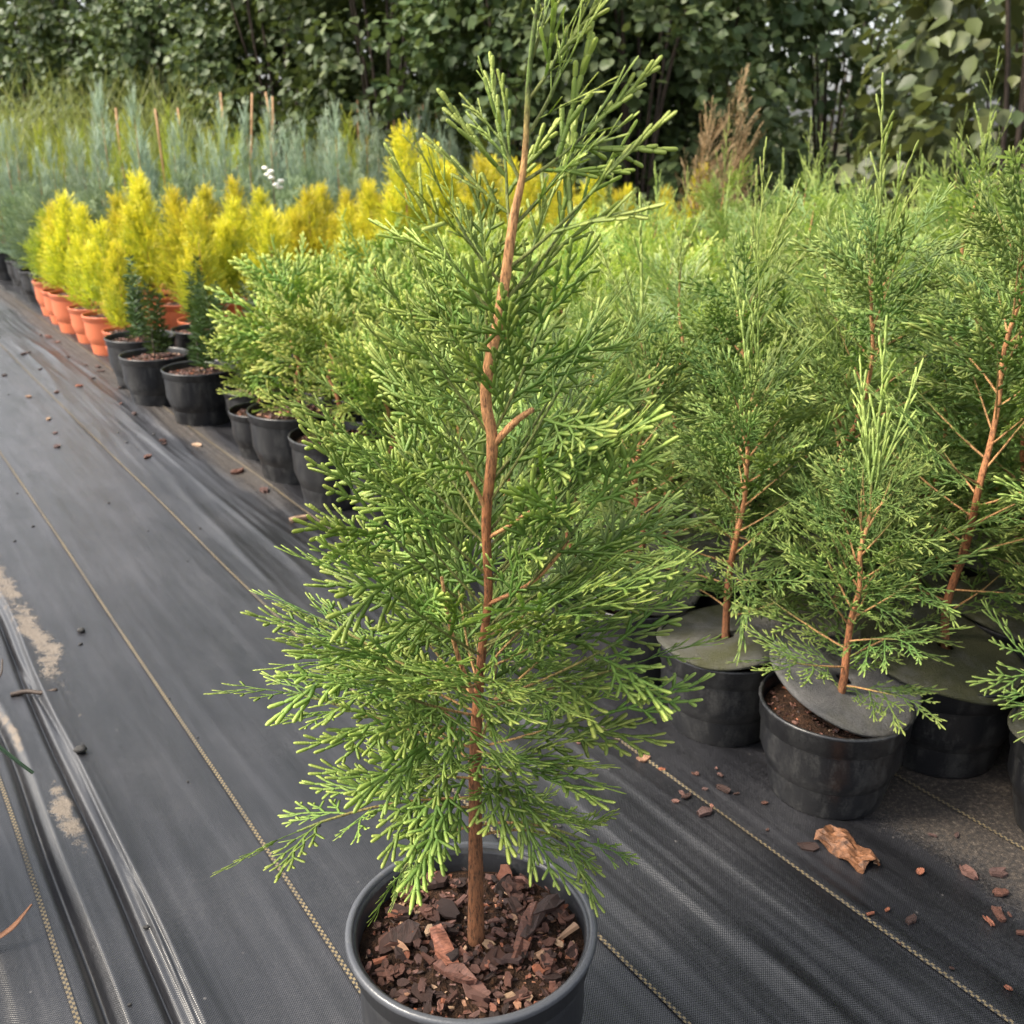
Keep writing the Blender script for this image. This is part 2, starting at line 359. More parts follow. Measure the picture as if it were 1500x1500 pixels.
# wider terrain out to the horizon
a = np.linspace(0, TAU, 65)[:-1]; rr = [0, 3, 8, 16, 40, 120, 400]
Vt = [[0, 0, -.05]]
for r_ in rr[1:]:
    for x in a: Vt.append([r_ * math.cos(x), r_ * math.sin(x) + 3, -.05 + (.02 * math.sin(5 * x) if 8 < r_ < 100 else 0)])
T0 = [[0, 1 + k, 1 + (k + 1) % 64] for k in range(64)]
Q0 = [[1 + q * 64 + k, 1 + (q + 1) * 64 + k, 1 + (q + 1) * 64 + (k + 1) % 64, 1 + q * 64 + (k + 1) % 64] for q in range(5) for k in range(64)]
ob('terrain', mk('terrain', Vt, Q0, T0, [M_terrain]), kind='structure')

# ------------------------------------------------------------------ sprays of scale leaves
class Segs:
    def __init__(s): s.a = []
    def add(s, p0, p1, n, w0, w1, v0, v1, k=0): s.a.append((*p0, *p1, *n, w0, w1, v0, v1, k))
def seg_geo(A, lod):
    """each leaf segment becomes a flattened rounded finger (lod 0), a plainer one (1) or a kite blade (2)"""
    A = np.asarray(A, float); P0, P1, N = A[:, 0:3], A[:, 3:6], A[:, 6:9]; w0, w1, v0, v1 = A[:, 9], A[:, 10], A[:, 11], A[:, 12]
    D = P1 - P0; Ln = np.linalg.norm(D, axis=1); S = nrm(np.cross(N, D)); N2 = nrm(np.cross(D, S)); n = len(A)
    spec = {0: ([0, .3, .55, .85, 1], [.72, .95, .95, .95, .45]), 1: ([0, .5, 1], [.65, 1, .45]), 2: ([0, .55, 1], [.55, 1, .3])}[lod]
    vs_, tips, al = [], [], []
    for f, m in zip(*spec):
        C = P0 + D * f; hw = (w0 + (w1 - w0) * f)[:, None] * .5 * m
        if lod < 2: vs_ += [C + S * hw, C + N2 * hw * .27, C - S * hw, C - N2 * hw * .27]
        else: vs_ += [C + S * hw, C - S * hw]
        kk = 4 if lod < 2 else 2
        tips += [v0 + (v1 - v0) * f] * kk; al += [Ln * f] * kk
    m = len(vs_); V = np.stack(vs_, 1).reshape(-1, 3); tip = np.stack(tips, 1).ravel(); along = np.stack(al, 1).ravel()
    b = (np.arange(n) * m)[:, None, None]; R = len(spec[0])
    if lod < 2:
        q = [[r * 4 + j, r * 4 + (j + 1) % 4, r * 4 + 4 + (j + 1) % 4, r * 4 + 4 + j] for r in range(R - 1) for j in range(4)] + [[(R - 1) * 4 + j for j in range(4)]]
    else: q = [[r * 2, r * 2 + 1, r * 2 + 3, r * 2 + 2] for r in range(R - 1)]
    Q = (b + np.array(q)[None]).reshape(-1, 4)
    return dict(V=V, Q=Q, tip=tip, along=along)

def gen_frond(L=.11, nsec=18, frac=.42, ang=48, tsp=.0065, tlen=.011, w=.0027, bend=.25, droop=.12, prof=None, seed=0, both=False, rough=.18):
    """flat spray along +X, plane XY, normal +Z"""
    r = np.random.default_rng(seed); S = Segs(); Z = np.array([0, 0, 1.])
    prof = prof or (lambda x: min(1, .35 + 2.6 * x) * (1 - x) ** .75 + .06)
    h = r.normal(0, .05); p = np.zeros(3); step = L / nsec; zt = 0; b0 = r.normal(0, bend)
    pts = [(p.copy(), h)]
    for i in range(nsec):
        x = (i + 1) / nsec; h += b0 / nsec + r.normal(0, .035)
        q = p + np.array([math.cos(h), math.sin(h), -droop * 2 * x + r.normal(0, .05)]) * step
        S.add(p, q, Z, w * (1.05 - .25 * x), w * (1.02 - .25 * x), .25 + .45 * (x - 1 / nsec), .25 + .45 * x, 1); p = q; pts.append((p.copy(), h))
    S.add(p, p + np.array([math.cos(h), math.sin(h), -droop]) * tlen * .9, Z, w, w * .9, .7, 1)
    side = 1 if r.random() < .5 else -1
    for i in range(1, nsec):
        x = i / nsec; side = -side
        for sd_ in ((side, -side) if both else (side,)):
            l = L * frac * prof(x) * r.uniform(.7, 1.15)
            if r.random() < .05: continue
            hh = pts[i][1] + sd_ * math.radians(ang * (1.08 - .3 * x) + r.normal(0, 5)); p = pts[i][0].copy()
            k = max(1, int(l / tsp)); zz = r.normal(0, rough); s2 = sd_
            for j in range(k):
                y = (j + 1) / k; hh -= sd_ * .38 / k; q = p + np.array([math.cos(hh), math.sin(hh), zz - droop * (x + y)]) * (l / k)
                vb = .2 + .35 * x + .3 * (j / k)
                S.add(p, q, Z + np.array([0, 0, 0]), w * .95, w * .92, vb, vb + .1, 1); s2 = -s2
                if j >= 0 and k > 1:
                    for s3 in ((s2, -s2) if (y < .75 and r.random() < .5) else (s2,)):
                        tl = tlen * (1.15 - .55 * y) * r.uniform(.65, 1.15)
                        h3 = hh + s3 * math.radians(36 + r.normal(0, 5)); zz3 = zz + r.normal(0, rough)
                        e = q + np.array([math.cos(h3), math.sin(h3), zz3 - droop * y]) * tl
                        S.add(q, e, Z + r.normal(0, .10, 3), w, w * .95, vb, min(1, vb + .4))
                p = q
            S.add(p, p + np.array([math.cos(hh), math.sin(hh), zz]) * tlen * .75, Z, w, w * .9, .55, 1)
    return S.a
def put(G, placements):
    """join transformed copies of frond arrays: placements = [(variant index, 3x3, origin, brightness shift)]"""
    Vs, Qs, tp, al, n = [], [], [], [], 0
    for vi, R, o, sh in placements:
        g = G[vi]; Vs.append(g['V'] @ R.T + o); Qs.append(g['Q'] + n); tp.append(np.clip(g['tip'] + sh, 0, 1)); al.append(g['along']); n += len(g['V'])
    return np.concatenate(Vs), np.concatenate(Qs), np.concatenate(tp), np.concatenate(al)
def frame(X, Z, s):
    X = X / np.linalg.norm(X); Y = np.cross(Z, X); Y /= np.linalg.norm(Y) + 1e-9; Zz = np.cross(X, Y); return np.stack([X, Y, Zz], 1) * s
def m4(R, o):
    M = np.eye(4); M[:3, :3] = R; M[:3, 3] = o; return Matrix(M.tolist())
def foliage_mesh(name, G, pl, mat):
    V, Q, tp, al = put(G, pl); return mk(name, V, Q, mats=[mat], attrs={'tip': tp, 'along': al})

HI = [seg_geo(gen_frond(L=.070, nsec=8, frac=.48, ang=44, tsp=.0085, tlen=.0135, w=.0031, rough=.07, seed=100 + k), 0) for k in range(7)]
HI_TRI = sum(len(g['Q']) * 2 for g in HI)
LEAD = [seg_geo(gen_frond(L=.062, nsec=7, frac=.36, ang=36, tsp=.010, tlen=.0105, w=.0034, bend=.2, droop=-.02, seed=200 + k, rough=.3,
        prof=lambda x: (1 - x) ** .8 * min(1, .3 + 2 * x) + .1), 0) for k in range(5)]
MID = [seg_geo(gen_frond(L=.08, nsec=8, frac=.48, ang=44, seed=300 + k, w=.0033, tsp=.009, tlen=.0140, rough=.08), 1) for k in range(5)]
DOL = [seg_geo(gen_frond(L=.10, nsec=10, seed=400 + k, w=.0072, tsp=.013, tlen=.018, frac=.45, droop=.03), 1) for k in range(5)]
FAR = [seg_geo(gen_frond(L=.10, nsec=8, seed=500 + k, w=.0048, tsp=.015, tlen=.017, frac=.44), 2) for k in range(5)]
GOLD = [seg_geo(gen_frond(L=.085, nsec=8, seed=600 + k, w=.0038, tsp=.010, tlen=.012, frac=.36, ang=38, droop=-.03, rough=.5), 2) for k in range(5)]
JUN = [seg_geo(gen_frond(L=.16, nsec=14, seed=700 + k, w=.0040, tsp=.014, tlen=.018, frac=.24, ang=26, droop=-.02, rough=.5,
       prof=lambda x: (1 - x) ** .9 * min(1, .4 + 3 * x) + .06), 2) for k in range(4)]

def branch_axis(base, az, el, L, up=.5, n=7, r=rng):
    """woody axis that leaves at elevation el and curves by 'up' radians"""
    p = np.array(base, float); pts = [p.copy()]; e = el; a_ = az
    for k in range(n):
        e += up / n; a_ += r.normal(0, .06); p = p + np.array([math.cos(a_) * math.cos(e), math.sin(a_) * math.cos(e), math.sin(e)]) * (L / n); pts.append(p.copy())
    return np.array(pts)
def branch_fronds(pts, L, nf, start, fscale, nvar, r, roll=0.0, spread=46, flen=.105):
    """fronds in one plane along the axis, alternating sides, plus the terminal one -> placements"""
    out = []; T = nrm(np.gradient(pts, axis=0)); side = 1 if r.random() < .5 else -1; n = len(pts) - 1
    for k in range(nf + 1):
        f = start + (1 - start) * k / nf; x = f * n; i = min(int(x), n - 1); o = pts[i] + (pts[i + 1] - pts[i]) * (x - i)
        D = T[min(i + 1, n)]; H = np.cross(np.array([0, 0, 1.]), D); H = H / (np.linalg.norm(H) + 1e-6); N = np.cross(D, H)
        ro = roll + r.normal(0, .22); Hn = H * math.cos(ro) + N * math.sin(ro); Nn = N * math.cos(ro) - H * math.sin(ro)
        last = k == nf; side = -side; an = 0 if last else math.radians(spread + r.normal(0, 8))
        X = D * math.cos(an) + Hn * side * math.sin(an); Nn = Nn + r.normal(0, .26, 3)
        fs = fscale * (1.0 if last else (.55 + .6 * math.sin(math.pi * min(1, .2 + .75 * (1 - f)))) * r.uniform(.75, 1.15))
        out.append((int(r.integers(nvar)), frame(X, Nn, fs), o, r.uniform(-.12, .12)))
    return out
def wood_mesh(name, pts, r0, r1, age0, age1, n=6, wob=.06):
    k = len(pts); V, Q, T = tube(pts, np.linspace(r0, r1, k), n, True, wob)
    ag = np.append(np.repeat(np.linspace(age0, age1, k), n), age1); return mk(name, V, Q, T, [M_bark], attrs={'age': ag})

# ------------------------------------------------------------------ pots, soil, chips
def lathe(prof, n, mats, name, ell=0.0):
    P = np.array(prof); th = np.arange(n) / n * TAU; m = len(P)
    V = np.stack([P[:, 0][:, None] * np.cos(th) * (1 + ell), P[:, 0][:, None] * np.sin(th) * (1 - ell), np.repeat(P[:, 1][:, None], n, 1)], -1).reshape(-1, 3)
    i = np.arange(m - 1)[:, None] * n; j = np.arange(n)[None]; k = (j + 1) % n
    Q = np.stack([i + j, i + k, i + n + k, i + n + j], -1).reshape(-1, 4)
    return mk(name, V, Q, mats=mats)
def pot_mesh(name, R, H, mat, n=40, rim=.02, lip=.0025, taper=.76, ell=0.0):
    rb = R * taper; k = lambda z: rb + (R * .955 - rb) * z / (H - rim)
    prof = [(0.001, .004), (rb * .93, .004), (rb * .95, 0), (rb * .985, 0), (rb, .003), (k(.012), .012), (k(H * .3), H * .3), (k(H * .55), H * .55), (k(H - rim - .004), H - rim - .004),
            (k(H - rim), H - rim), (R * .985, H - rim + .0015), (R * .99, H - .006), (R, H - .005), (R + lip * .45, H - .002), (R, H), (R - lip, H - .0002), (R - lip * 1.5, H - .004), (R * .94, H * .5), (rb * .95, .012), (.001, .011)]
    return lathe(prof, n, [mat], name, ell)
def soil_mesh(name, R, z, seed, chips=160, big=.012, n=28):
    """mounded soil with small crumbs of bark pressed into it"""
    r = np.random.default_rng(seed); V = [[0, 0, z + .005]]; rings = 7
    for q in range(1, rings + 1):
        for k in range(n):
            a_ = k / n * TAU; rr_ = R * q / rings; V.append([rr_ * math.cos(a_), rr_ * math.sin(a_), z + .005 * (1 - (q / rings) ** 2) + r.normal(0, .0012)])
    T = [[0, 1 + k, 1 + (k + 1) % n] for k in range(n)]
    Q = [[1 + q * n + k, 1 + (q + 1) * n + k, 1 + (q + 1) * n + (k + 1) % n, 1 + q * n + (k + 1) % n] for q in range(rings - 1) for k in range(n)]
    V = np.array(V); nV = len(V); cv, cq = [], []
    for c in range(chips):
        rad = (R - .004) * math.sqrt(r.random()); a_ = r.random() * TAU; s_ = big * r.uniform(.25, 1) * .5
        o = np.array([rad * math.cos(a_), rad * math.sin(a_), z + .0055 * (1 - (rad / R) ** 2) + s_ * .2])
        X = nrm(r.normal(0, 1, 3) * [1, 1, .35]); R3 = frame(X, np.array([0, 0, 1.]) + r.normal(0, .4, 3), s_)
        loc = np.array([[-1, -.5, -.2], [1, -.45, -.2], [.9, .5, -.2], [-.8, .55, -.2], [-.8, -.4, .22], [.8, -.35, .2], [.7, .4, .2], [-.7, .45, .22]]) * r.uniform(.65, 1.2, (8, 3))
        b = nV + len(cv) * 8; cv.append(loc @ R3.T + o); cq += [[b + 4, b + 5, b + 6, b + 7], [b, b + 1, b + 5, b + 4], [b + 1, b + 2, b + 6, b + 5], [b + 2, b + 3, b + 7, b + 6], [b + 3, b, b + 4, b + 7]]
    V = np.vstack([V] + cv) if cv else V
    mi = np.concatenate([np.zeros(len(Q)), np.ones(len(cq)), np.zeros(len(T))])
    return mk(name, V, Q + cq, T, [M_soil, M_crumb], smooth=False, midx=mi)

MP_BLACK = pot_mesh('pot', .0945, .142, M_pot); MP_RIGHT = pot_mesh('pot', .084, .118, M_pot, rim=.026)
MP_ORANGE = pot_mesh('pot', .0945, .14, M_orange); MP_FAR = pot_mesh('pot', .0945, .14, M_pot, n=16)
SOIL = [soil_mesh('soil', .088, .124, 10 + k, 170, .016) for k in range(3)]
SOIL_R = [soil_mesh('soil', .0785, .100, 20 + k, 220, .008) for k in range(2)]
SOIL_F = soil_mesh('soil', .088, .124, 30, 30, .02, 16)

def chip_shape(seed, L, W, T):
    """a splintered flake of bark: uneven outline, curved, broken ends"""
    r = np.random.default_rng(seed); n = 7; xs = np.linspace(-1, 1, 4); top, bot = [], []
    prof = np.array([.55, .95, 1, .5]) * r.uniform(.7, 1.15, 4); cur = r.uniform(-.25, .35)
    V = []
    for i, x in enumerate(xs):
        for y in (-1, 0, 1):
            V.append([x * L / 2 + r.normal(0, .06) * L, y * W / 2 * prof[i] + r.normal(0, .06) * W, T * (.5 + r.normal(0, .25)) + cur * W * (1 - y * y) * .5 + r.normal(0, .03) * W])
    V = np.array(V); B = V.copy(); B[:, 2] -= T * 1.1; B[:, :2] *= .94; A = np.vstack([V, B]); Q = []
    for i in range(3):
        for j in range(2):
            a_ = i * 3 + j; Q.append([a_, a_ + 3, a_ + 4, a_ + 1]); Q.append([a_ + 12, a_ + 13, a_ + 16, a_ + 15])
    edge = [0, 3, 6, 9, 10, 11, 8, 5, 2, 1]
    for k in range(10): a_, b = edge[k], edge[(k + 1) % 10]; Q.append([a_, a_ + 12, b + 12, b])
    return mk('bark_chip', A, Q, mats=[M_chip], smooth=False)

# ------------------------------------------------------------------ MAIN PLANT
GR_MAIN = None
main = thing('potted_thuja', (-.031, .630, 0), 0, 'tall young thuja alone on the walkway in a black pot topped with bark chips', 'conifer')
ob('pot', pot_mesh('pot', .0935, .145, M_pot_main, 72, .022, .0042, .76), main)
rimp = [(.0905, .1412), (.0955, .1412), (.0968, .1430), (.0968, .1462), (.0955, .1478), (.0925, .1478), (.0908, .1465), (.0905, .1412)]
ob('rim', lathe(rimp, 72, [M_rim], 'rim'), main.children[0])
soil = ob('soil', soil_mesh('soil', .0878, .124, 5, 900, .007, 40), main)
CH = [chip_shape(900 + k, 1, rng.uniform(.45, .8), rng.uniform(.10, .22)) for k in range(14)]
for k in range(270):
    big = k < 26; rad = .082 * math.sqrt(rng.random()); a_ = rng.random() * TAU; sz = rng.uniform(.014, .024) if big else rng.uniform(.004, .012)
    if rad < .014: rad = .02
    rad = min(rad, .0865 - sz * .5)
    o_ = np.array([rad * math.cos(a_), rad * math.sin(a_), .1275 + .004 * (1 - (rad / .088) ** 2) + (.0025 if big else rng.uniform(.001, .0055))])
    R3 = frame(nrm(rng.normal(0, 1, 3) * [1, 1, .22]), np.array([0, 0, 1.]) + rng.normal(0, .28, 3), sz)
    ob('bark_chip', CH[k % 14], soil, m4(R3, o_))
for (x, y, z, ax, L_, W_) in ((.042, .006, .133, 1.3, .062, .014), (.050, .014, .135, 1.1, .045, .009), (-.022, -.012, .136, 2.0, .040, .017), (-.012, -.036, .134, -.7, .034, .018), (.058, .030, .136, .5, .032, .016), (-.052, .002, .134, .2, .022, .022)):
    c = ob('bark_chip', chip_shape(int(1e3 + 1e4 * (x + .1)), L_, W_, .004), soil, m4(frame(np.array([math.cos(ax), math.sin(ax), .05]), np.array([.1, 0, 1.]), 1), np.array([x, y, z])))

OM = np.array([-.031, .630, 0])
trunk_pts = smooth_path(np.array([(-.028, .630, .118), (-.027, .632, .253), (-.026, .636, .312), (-.021, .634, .378), (-.016, .631, .424), (-.017, .630, .479), (-.0125, .630, .53), (-.0165, .630, .566), (-.006, .631, .622), (.001, .632, .67), (.007, .632, .70), (.010, .632, .752), (.015, .632, .79)]) - OM)
zz = trunk_pts[:, 2]
rad = np.interp(zz, [.118, .16, .3, .40, .48, .53, .62, .67, .70, .79], [.0068, .0060, .0045, .0028, .0032, .0038, .0035, .0027, .0019, .0012])
V, Q, T = tube(trunk_pts, rad, 12, True, .05)
age = np.repeat(np.interp(zz, [.12, .2, .3, .42, .5, .55, .68, .71, .74], [.12, .15, .2, .30, .38, .6, .68, .85, 1]), 12)
ob('trunk', mk('trunk', V, Q, T, [M_bark], attrs={'age': np.append(age, 1)}), main)
HIM = [mk('frond', g['V'], g['Q'], mats=[M_main], attrs={'tip': g['tip'], 'along': g['along']}) for g in HI]
LEADM = [mk('frond', g['V'], g['Q'], mats=[M_main], attrs={'tip': np.clip(g['tip'] + .35, 0, 1), 'along': g['along']}) for g in LEAD]
def trunk_at(z):
    return np.array([np.interp(z, zz, trunk_pts[:, k]) for k in range(3)])
def main_branch(base, az, el, L, up, nf, start, fs, roll, lead=False, age=(.55, .95), r0=.0022):
    pts = branch_axis(base, az, el, L, up)
    b = ob('branch', wood_mesh('branch', pts, r0, .0009, *age), main)
    lib = LEADM if lead else HIM
    for vi, R3, o_, sh in branch_fronds(pts, L, 3 if lead else nf, start, fs, len(lib), rng, roll, 36 if lead else 46):
        ob('frond', lib[vi], b, m4(R3, o_))
D2 = math.radians
# attach height, azimuth (0 = +X right, 90 = away, -90 = towards the viewer), elevation, length, curve, fronds, start, frond scale, roll
r_ = np.random.default_rng(77)
levels = [(.262, 3), (.285, 4), (.308, 5), (.332, 6), (.356, 6), (.380, 6), (.405, 5), (.435, 4), (.465, 4), (.500, 3), (.535, 3), (.570, 2)]
a0 = .4
for z0, cnt in levels:
    a0 += 1.1
    for k in range(cnt):
        az = a0 + TAU * k / cnt + r_.normal(0, .25); deg = math.degrees(az) % 360
        if z0 > .385 and 205 < deg < 335:           # the bare orange leader shows on the viewer's side
            az = math.radians(r_.uniform(-28, 25) if deg >= 270 else r_.uniform(155, 208))
        el = D2(np.interp(z0, [.23, .26, .3, .4, .5, .6], [0, 6, 16, 36, 54, 64]) + r_.normal(0, 8))
        L_ = np.interp(z0, [.23, .26, .3, .4, .5, .6], [.06, .09, .105, .11, .095, .06]) * r_.uniform(.75, 1.15)
        if math.sin(az) < -.25 and z0 < .35:
            L_ *= .5 if z0 < .32 else .75; el = max(el, D2(22))
        if math.cos(az) < -.2 and z0 > .47: L_ *= .78
        main_branch(trunk_at(z0 + r_.normal(0, .006)), az, el, L_, -.1 if z0 < .3 else .15, 5, .2 if z0 < .4 else .24, np.interp(z0, [.23, .3, .5, .6], [.8, 1.0, .95, .72]), r_.normal(0, .45), age=(.8, 1) if z0 < .38 else (.96, 1), r0=.0010)
# named sprays that reach outside the crown low down
for z0, az, el, L_, up, fs, roll in ((.235, 2, 20, .085, -.8, .5, .5), (.225, 20, 10, .08, -.9, .5, -.2), (.235, 188, 0, .07, -1.0, .42, .2), (.26, 190, 8, .13, -.35, .6, .3), (.30, 178, 16, .14, -.1, .6, .1), (.34, 172, 26, .13, -.1, .62, .2), (.33, 5, 20, .12, .0, .65, -.3), (.39, 8, 24, .12, .1, .65, .2)):
    main_branch(trunk_at(z0), D2(az), D2(el), L_, up, 5, .3, fs * 1.3, roll, age=(.8, 1), r0=.0011)
# long side limbs with orange bark, two of them cut back to stubs
for pts, r0, r1, ag in (([(-.0125, .630, .530), (-.004, .627, .540), (.004, .624, .549), (.013, .621, .556)], .0027, .0019, (.55, .7)), ([(-.016, .630, .466), (-.002, .624, .477), (.012, .619, .489), (.028, .615, .500)], .0016, .0011, (.62, .8)),
                        ([(-.0165, .630, .484), (-.022, .627, .499), (-.030, .625, .516)], .0016, .0011, (.62, .85)), ([(-.022, .634, .33), (-.034, .623, .372), (-.041, .617, .405), (-.046, .614, .445)], .0020, .0011, (.5, .8)), ([(-.016, .630, .418), (.010, .620, .436), (.026, .614, .455), (.036, .61, .472)], .0016, .001, (.45, .8))):
    ob('branch', wood_mesh('branch', smooth_path(np.array(pts) - OM, 3), r0, r1, *ag, n=8), main)
# green leaders at the top
top = [(.690,178,60,.03,.2,.6),(.69,0,26,.048,.3,.85),(.715,15,50,.042,.3,.85),(.735,350,45,.03,.3,.8),(.755,30,66,.03,.1,.7),(.665,10,40,.055,.25,.9),(.66,100,50,.05,.3,.9),(.785,80,85,.015,0,.5),(.63,185,45,.05,.3,.9),(.64,350,35,.065,.2,.95),(.61,170,45,.055,.2,.95),(.62,15,40,.07,.2,.95)]
for z0, az, el, L_, up, fs in top:
    main_branch(trunk_at(z0), D2(az), D2(el), L_, up, 4, .3, fs, r_.normal(0, .6), True, (.97, 1), .0012)

# ------------------------------------------------------------------ GREEN THUJA BLOCK (right)
def thuja_branches(seed, H, z0, reach, n, G, mat, hi, nf=7, fs=.85):
    """list of (wood pts, placements) for a young thuja whose soil level is z0"""
    r = np.random.default_rng(seed); out = []; az = r.random() * TAU
    lean = r.normal(0, .012, 2); wig = r.normal(0, .007, (8, 2))
    tp = np.array([[lean[0] * k / 7 + (wig[k, 0] if k else 0), lean[1] * k / 7 + (wig[k, 1] if k else 0), z0 - .006 + H * .82 * k / 7] for k in range(8)]); tp = smooth_path(tp, 4)
    for k in range(n):
        f = .12 + .74 * (k / (n - 1)) ** .95; zb = z0 + H * .8 * f; az += 2.4 + r.normal(0, .3)
        b = np.array([np.interp(zb, tp[:, 2], tp[:, i]) for i in range(2)] + [zb])
        el = D2(np.interp(f, [0, .25, .6, 1], [2, 24, 46, 66]) + r.normal(0, 8)); L = reach * np.interp(f, [0, .2, .45, .8, 1], [.75, 1, 1, .7, .45]) * r.uniform(.75, 1.2)
        pts = branch_axis(b, az, el, L, r.uniform(-.2, .35), 6, r)
        out.append((pts, branch_fronds(pts, L, nf if f < .8 else nf - 2, .2, fs * np.interp(f, [0, .5, 1], [.85, 1, .75]), len(G), r, r.normal(0, .4))))
    return tp, out
def top_leaders(tp, r, n, H):
    pl = []
    for k in range(n):
        i = int(len(tp) * r.uniform(.8, .99)); X = nrm(np.array([r.normal(0, .4), r.normal(0, .4), 1.]))
        pl.append((int(r.integers(len(LEAD_M))), frame(X, np.array([r.normal(), r.normal(), .1]), r.uniform(.7, 1.25)), tp[min(i, len(tp) - 1)], .4))
    pl.append((0, frame(np.array([.03, .02, 1.]), np.array([r.normal(), r.normal(), 0]), 1.3), tp[-1], .45)); return pl
LEAD_M = [seg_geo(gen_frond(L=.12, nsec=9, frac=.26, ang=28, tsp=.016, tlen=.013, w=.0034, bend=.15, droop=-.02, seed=800 + k, rough=.3), 1) for k in range(4)]
def trunk_mesh(tp, r0, r1): 
    k = len(tp); V, Q, T = tube(tp, np.linspace(r0, r1, k), 8, True, .08)
    return mk('trunk', V, Q, T, [M_bark], attrs={'age': np.append(np.repeat(np.interp(np.linspace(0, 1, k), [0, .35, .75, 1], [.1, .35, .62, 1]), 8), 1)})

def disc_mesh(R, seed, warp=.004):
    r = np.random.default_rng(seed); n = 44; V = []; ph = r.random(3) * TAU
    def zf(x, y): return warp * math.sin(x * 38 + ph[0]) + warp * .7 * math.sin(y * 44 + ph[1]) 
    rad = [.010, R * .35, R * .7, R * .93, R]
    for sgn in (1, -1):
        for q in rad:
            for k in range(n):
                a_ = k / n * TAU; q2 = q * (1 + (.012 * math.sin(3 * a_ + ph[2]) if q == R else 0)); x, y = q2 * math.cos(a_), q2 * math.sin(a_); V.append([x, y, zf(x, y) + sgn * .002])
    Q = []
    m = len(rad)
    for b, fl in ((0, False), (m * n, True)):
        for q in range(m - 1):
            for k in range(n):
                f = [b + q * n + k, b + (q + 1) * n + k, b + (q + 1) * n + (k + 1) % n, b + q * n + (k + 1) % n]; Q.append(f[::-1] if fl else f)
    for q in (0, m - 1):
        for k in range(n): f = [q * n + k, q * n + (k + 1) % n, m * n + q * n + (k + 1) % n, m * n + q * n + k]; Q.append(f if q == 0 else f[::-1])
    return mk('mulch_disc', V, Q, mats=[M_disc])
DISCS = [disc_mesh(.087, k) for k in range(4)]
near_lib = {}
def near_thuja(name, loc, rz, label, group, seed, H, reach, n, disc_R, disc_o, moss, dk=0, scale_fs=.85, s=1.0, fol=None):
    """plant whose branches show one by one: trunk, branches with their foliage, pot, soil and felt disc"""
    t = thing(name, loc, rz, label, 'conifer', group, s)
    if seed not in near_lib:
        tp, br = thuja_branches(seed, H, .104, reach, n, MID, M_right, True, 6, scale_fs * 1.22)
        L = [(wood_mesh('branch', p, .0013, .0006, .72, 1, 5), foliage_mesh('foliage', MID, pl, M_right)) for p, pl in br]
        rr2 = np.random.default_rng(seed); near_lib[seed] = (trunk_mesh(tp, .0052, .0013), L, foliage_mesh('leader_shoots', LEAD_M, top_leaders(tp, rr2, 5, H), M_right))
    tm, L, ld = near_lib[seed]
    ob('pot', MP_RIGHT, t); ob('soil', SOIL_R[dk % 2], t)
    d = ob('mulch_disc', DISCS[dk % 4], t); d.location = disc_o; d.rotation_euler = disc_R; d.color = (moss, 0, 0, 1)
    ob('trunk', tm, t); ob('leader_shoots', ld, t)
    for wm, fm in L:
        b = ob('branch', wm, t); ob('foliage', fm, b)
    return t
GB = 'green thujas in black pots with felt discs, standing pot to pot'
def P(s, t): p = st(s, t); return (float(p[0]), float(p[1]), 0)
near_thuja('potted_thuja', P(0, 0), 0, 'small slender thuja in a black pot whose grey felt disc has slipped off the soil', GB, 1, .34, .088, 22, (D2(9), D2(11), 0), (.014, .022, .130), .02, 0, .72)
near_thuja('potted_thuja', P(.172, 0), 2.1, 'thuja with a flat mossy felt disc, left of the pot with the slipped disc', GB, 2, .44, .10, 26, (D2(2), D2(2), 1), (0, 0, .1225), .22, 1)
near_thuja('potted_thuja', P(-.02, .178), 4.0, 'tall thuja with a thick brown trunk rising from a mossy tilted disc', GB, 3, .62, .125, 30, (D2(6), D2(7), 2), (.012, -.004, .128), .34, 2, s=1.08)
near_thuja('potted_thuja', P(-.205, .17), 5.2, 'thuja in a black pot at the open end of the second row', GB, 2, .44, .10, 26, (D2(-3), D2(5), 3), (0, 0, .124), .28, 3)
near_thuja('potted_thuja', P(.345, 0), .9, 'thuja in the front row, standing behind the lone potted thuja', GB, 4, .46, .105, 26, (D2(2), 0, 1), (0, 0, .1225), .1, 1)
near_thuja('potted_thuja', P(.16, .178), 1.7, 'thuja with orange leader, in the second row behind the flat mossy disc', GB, 3, .62, .125, 30, (D2(-2), D2(2), 2), (0, 0, .1225), .3, 2, s=1.0)
near_thuja('potted_thuja', P(.34, .178), 3.3, 'thuja in the second row, behind the lone potted thuja', GB, 4, .46, .105, 26, (0, D2(2), 2), (0, 0, .1225), .2, 0, s=1.1)
near_thuja('potted_thuja', P(-.205, .35), 2.6, 'tallest thuja at the open end of the third row, with bare leader tip', GB, 3, .62, .125, 30, (0, D2(2), 2), (0, 0, .1225), .2, 0, s=1.22)
near_thuja('potted_thuja', P(-.02, .355), .2, 'thuja in the third row, behind the mossy tilted disc', GB, 5, .56, .115, 28, (0, D2(2), 2), (0, 0, .1225), .3, 3, s=1.2)

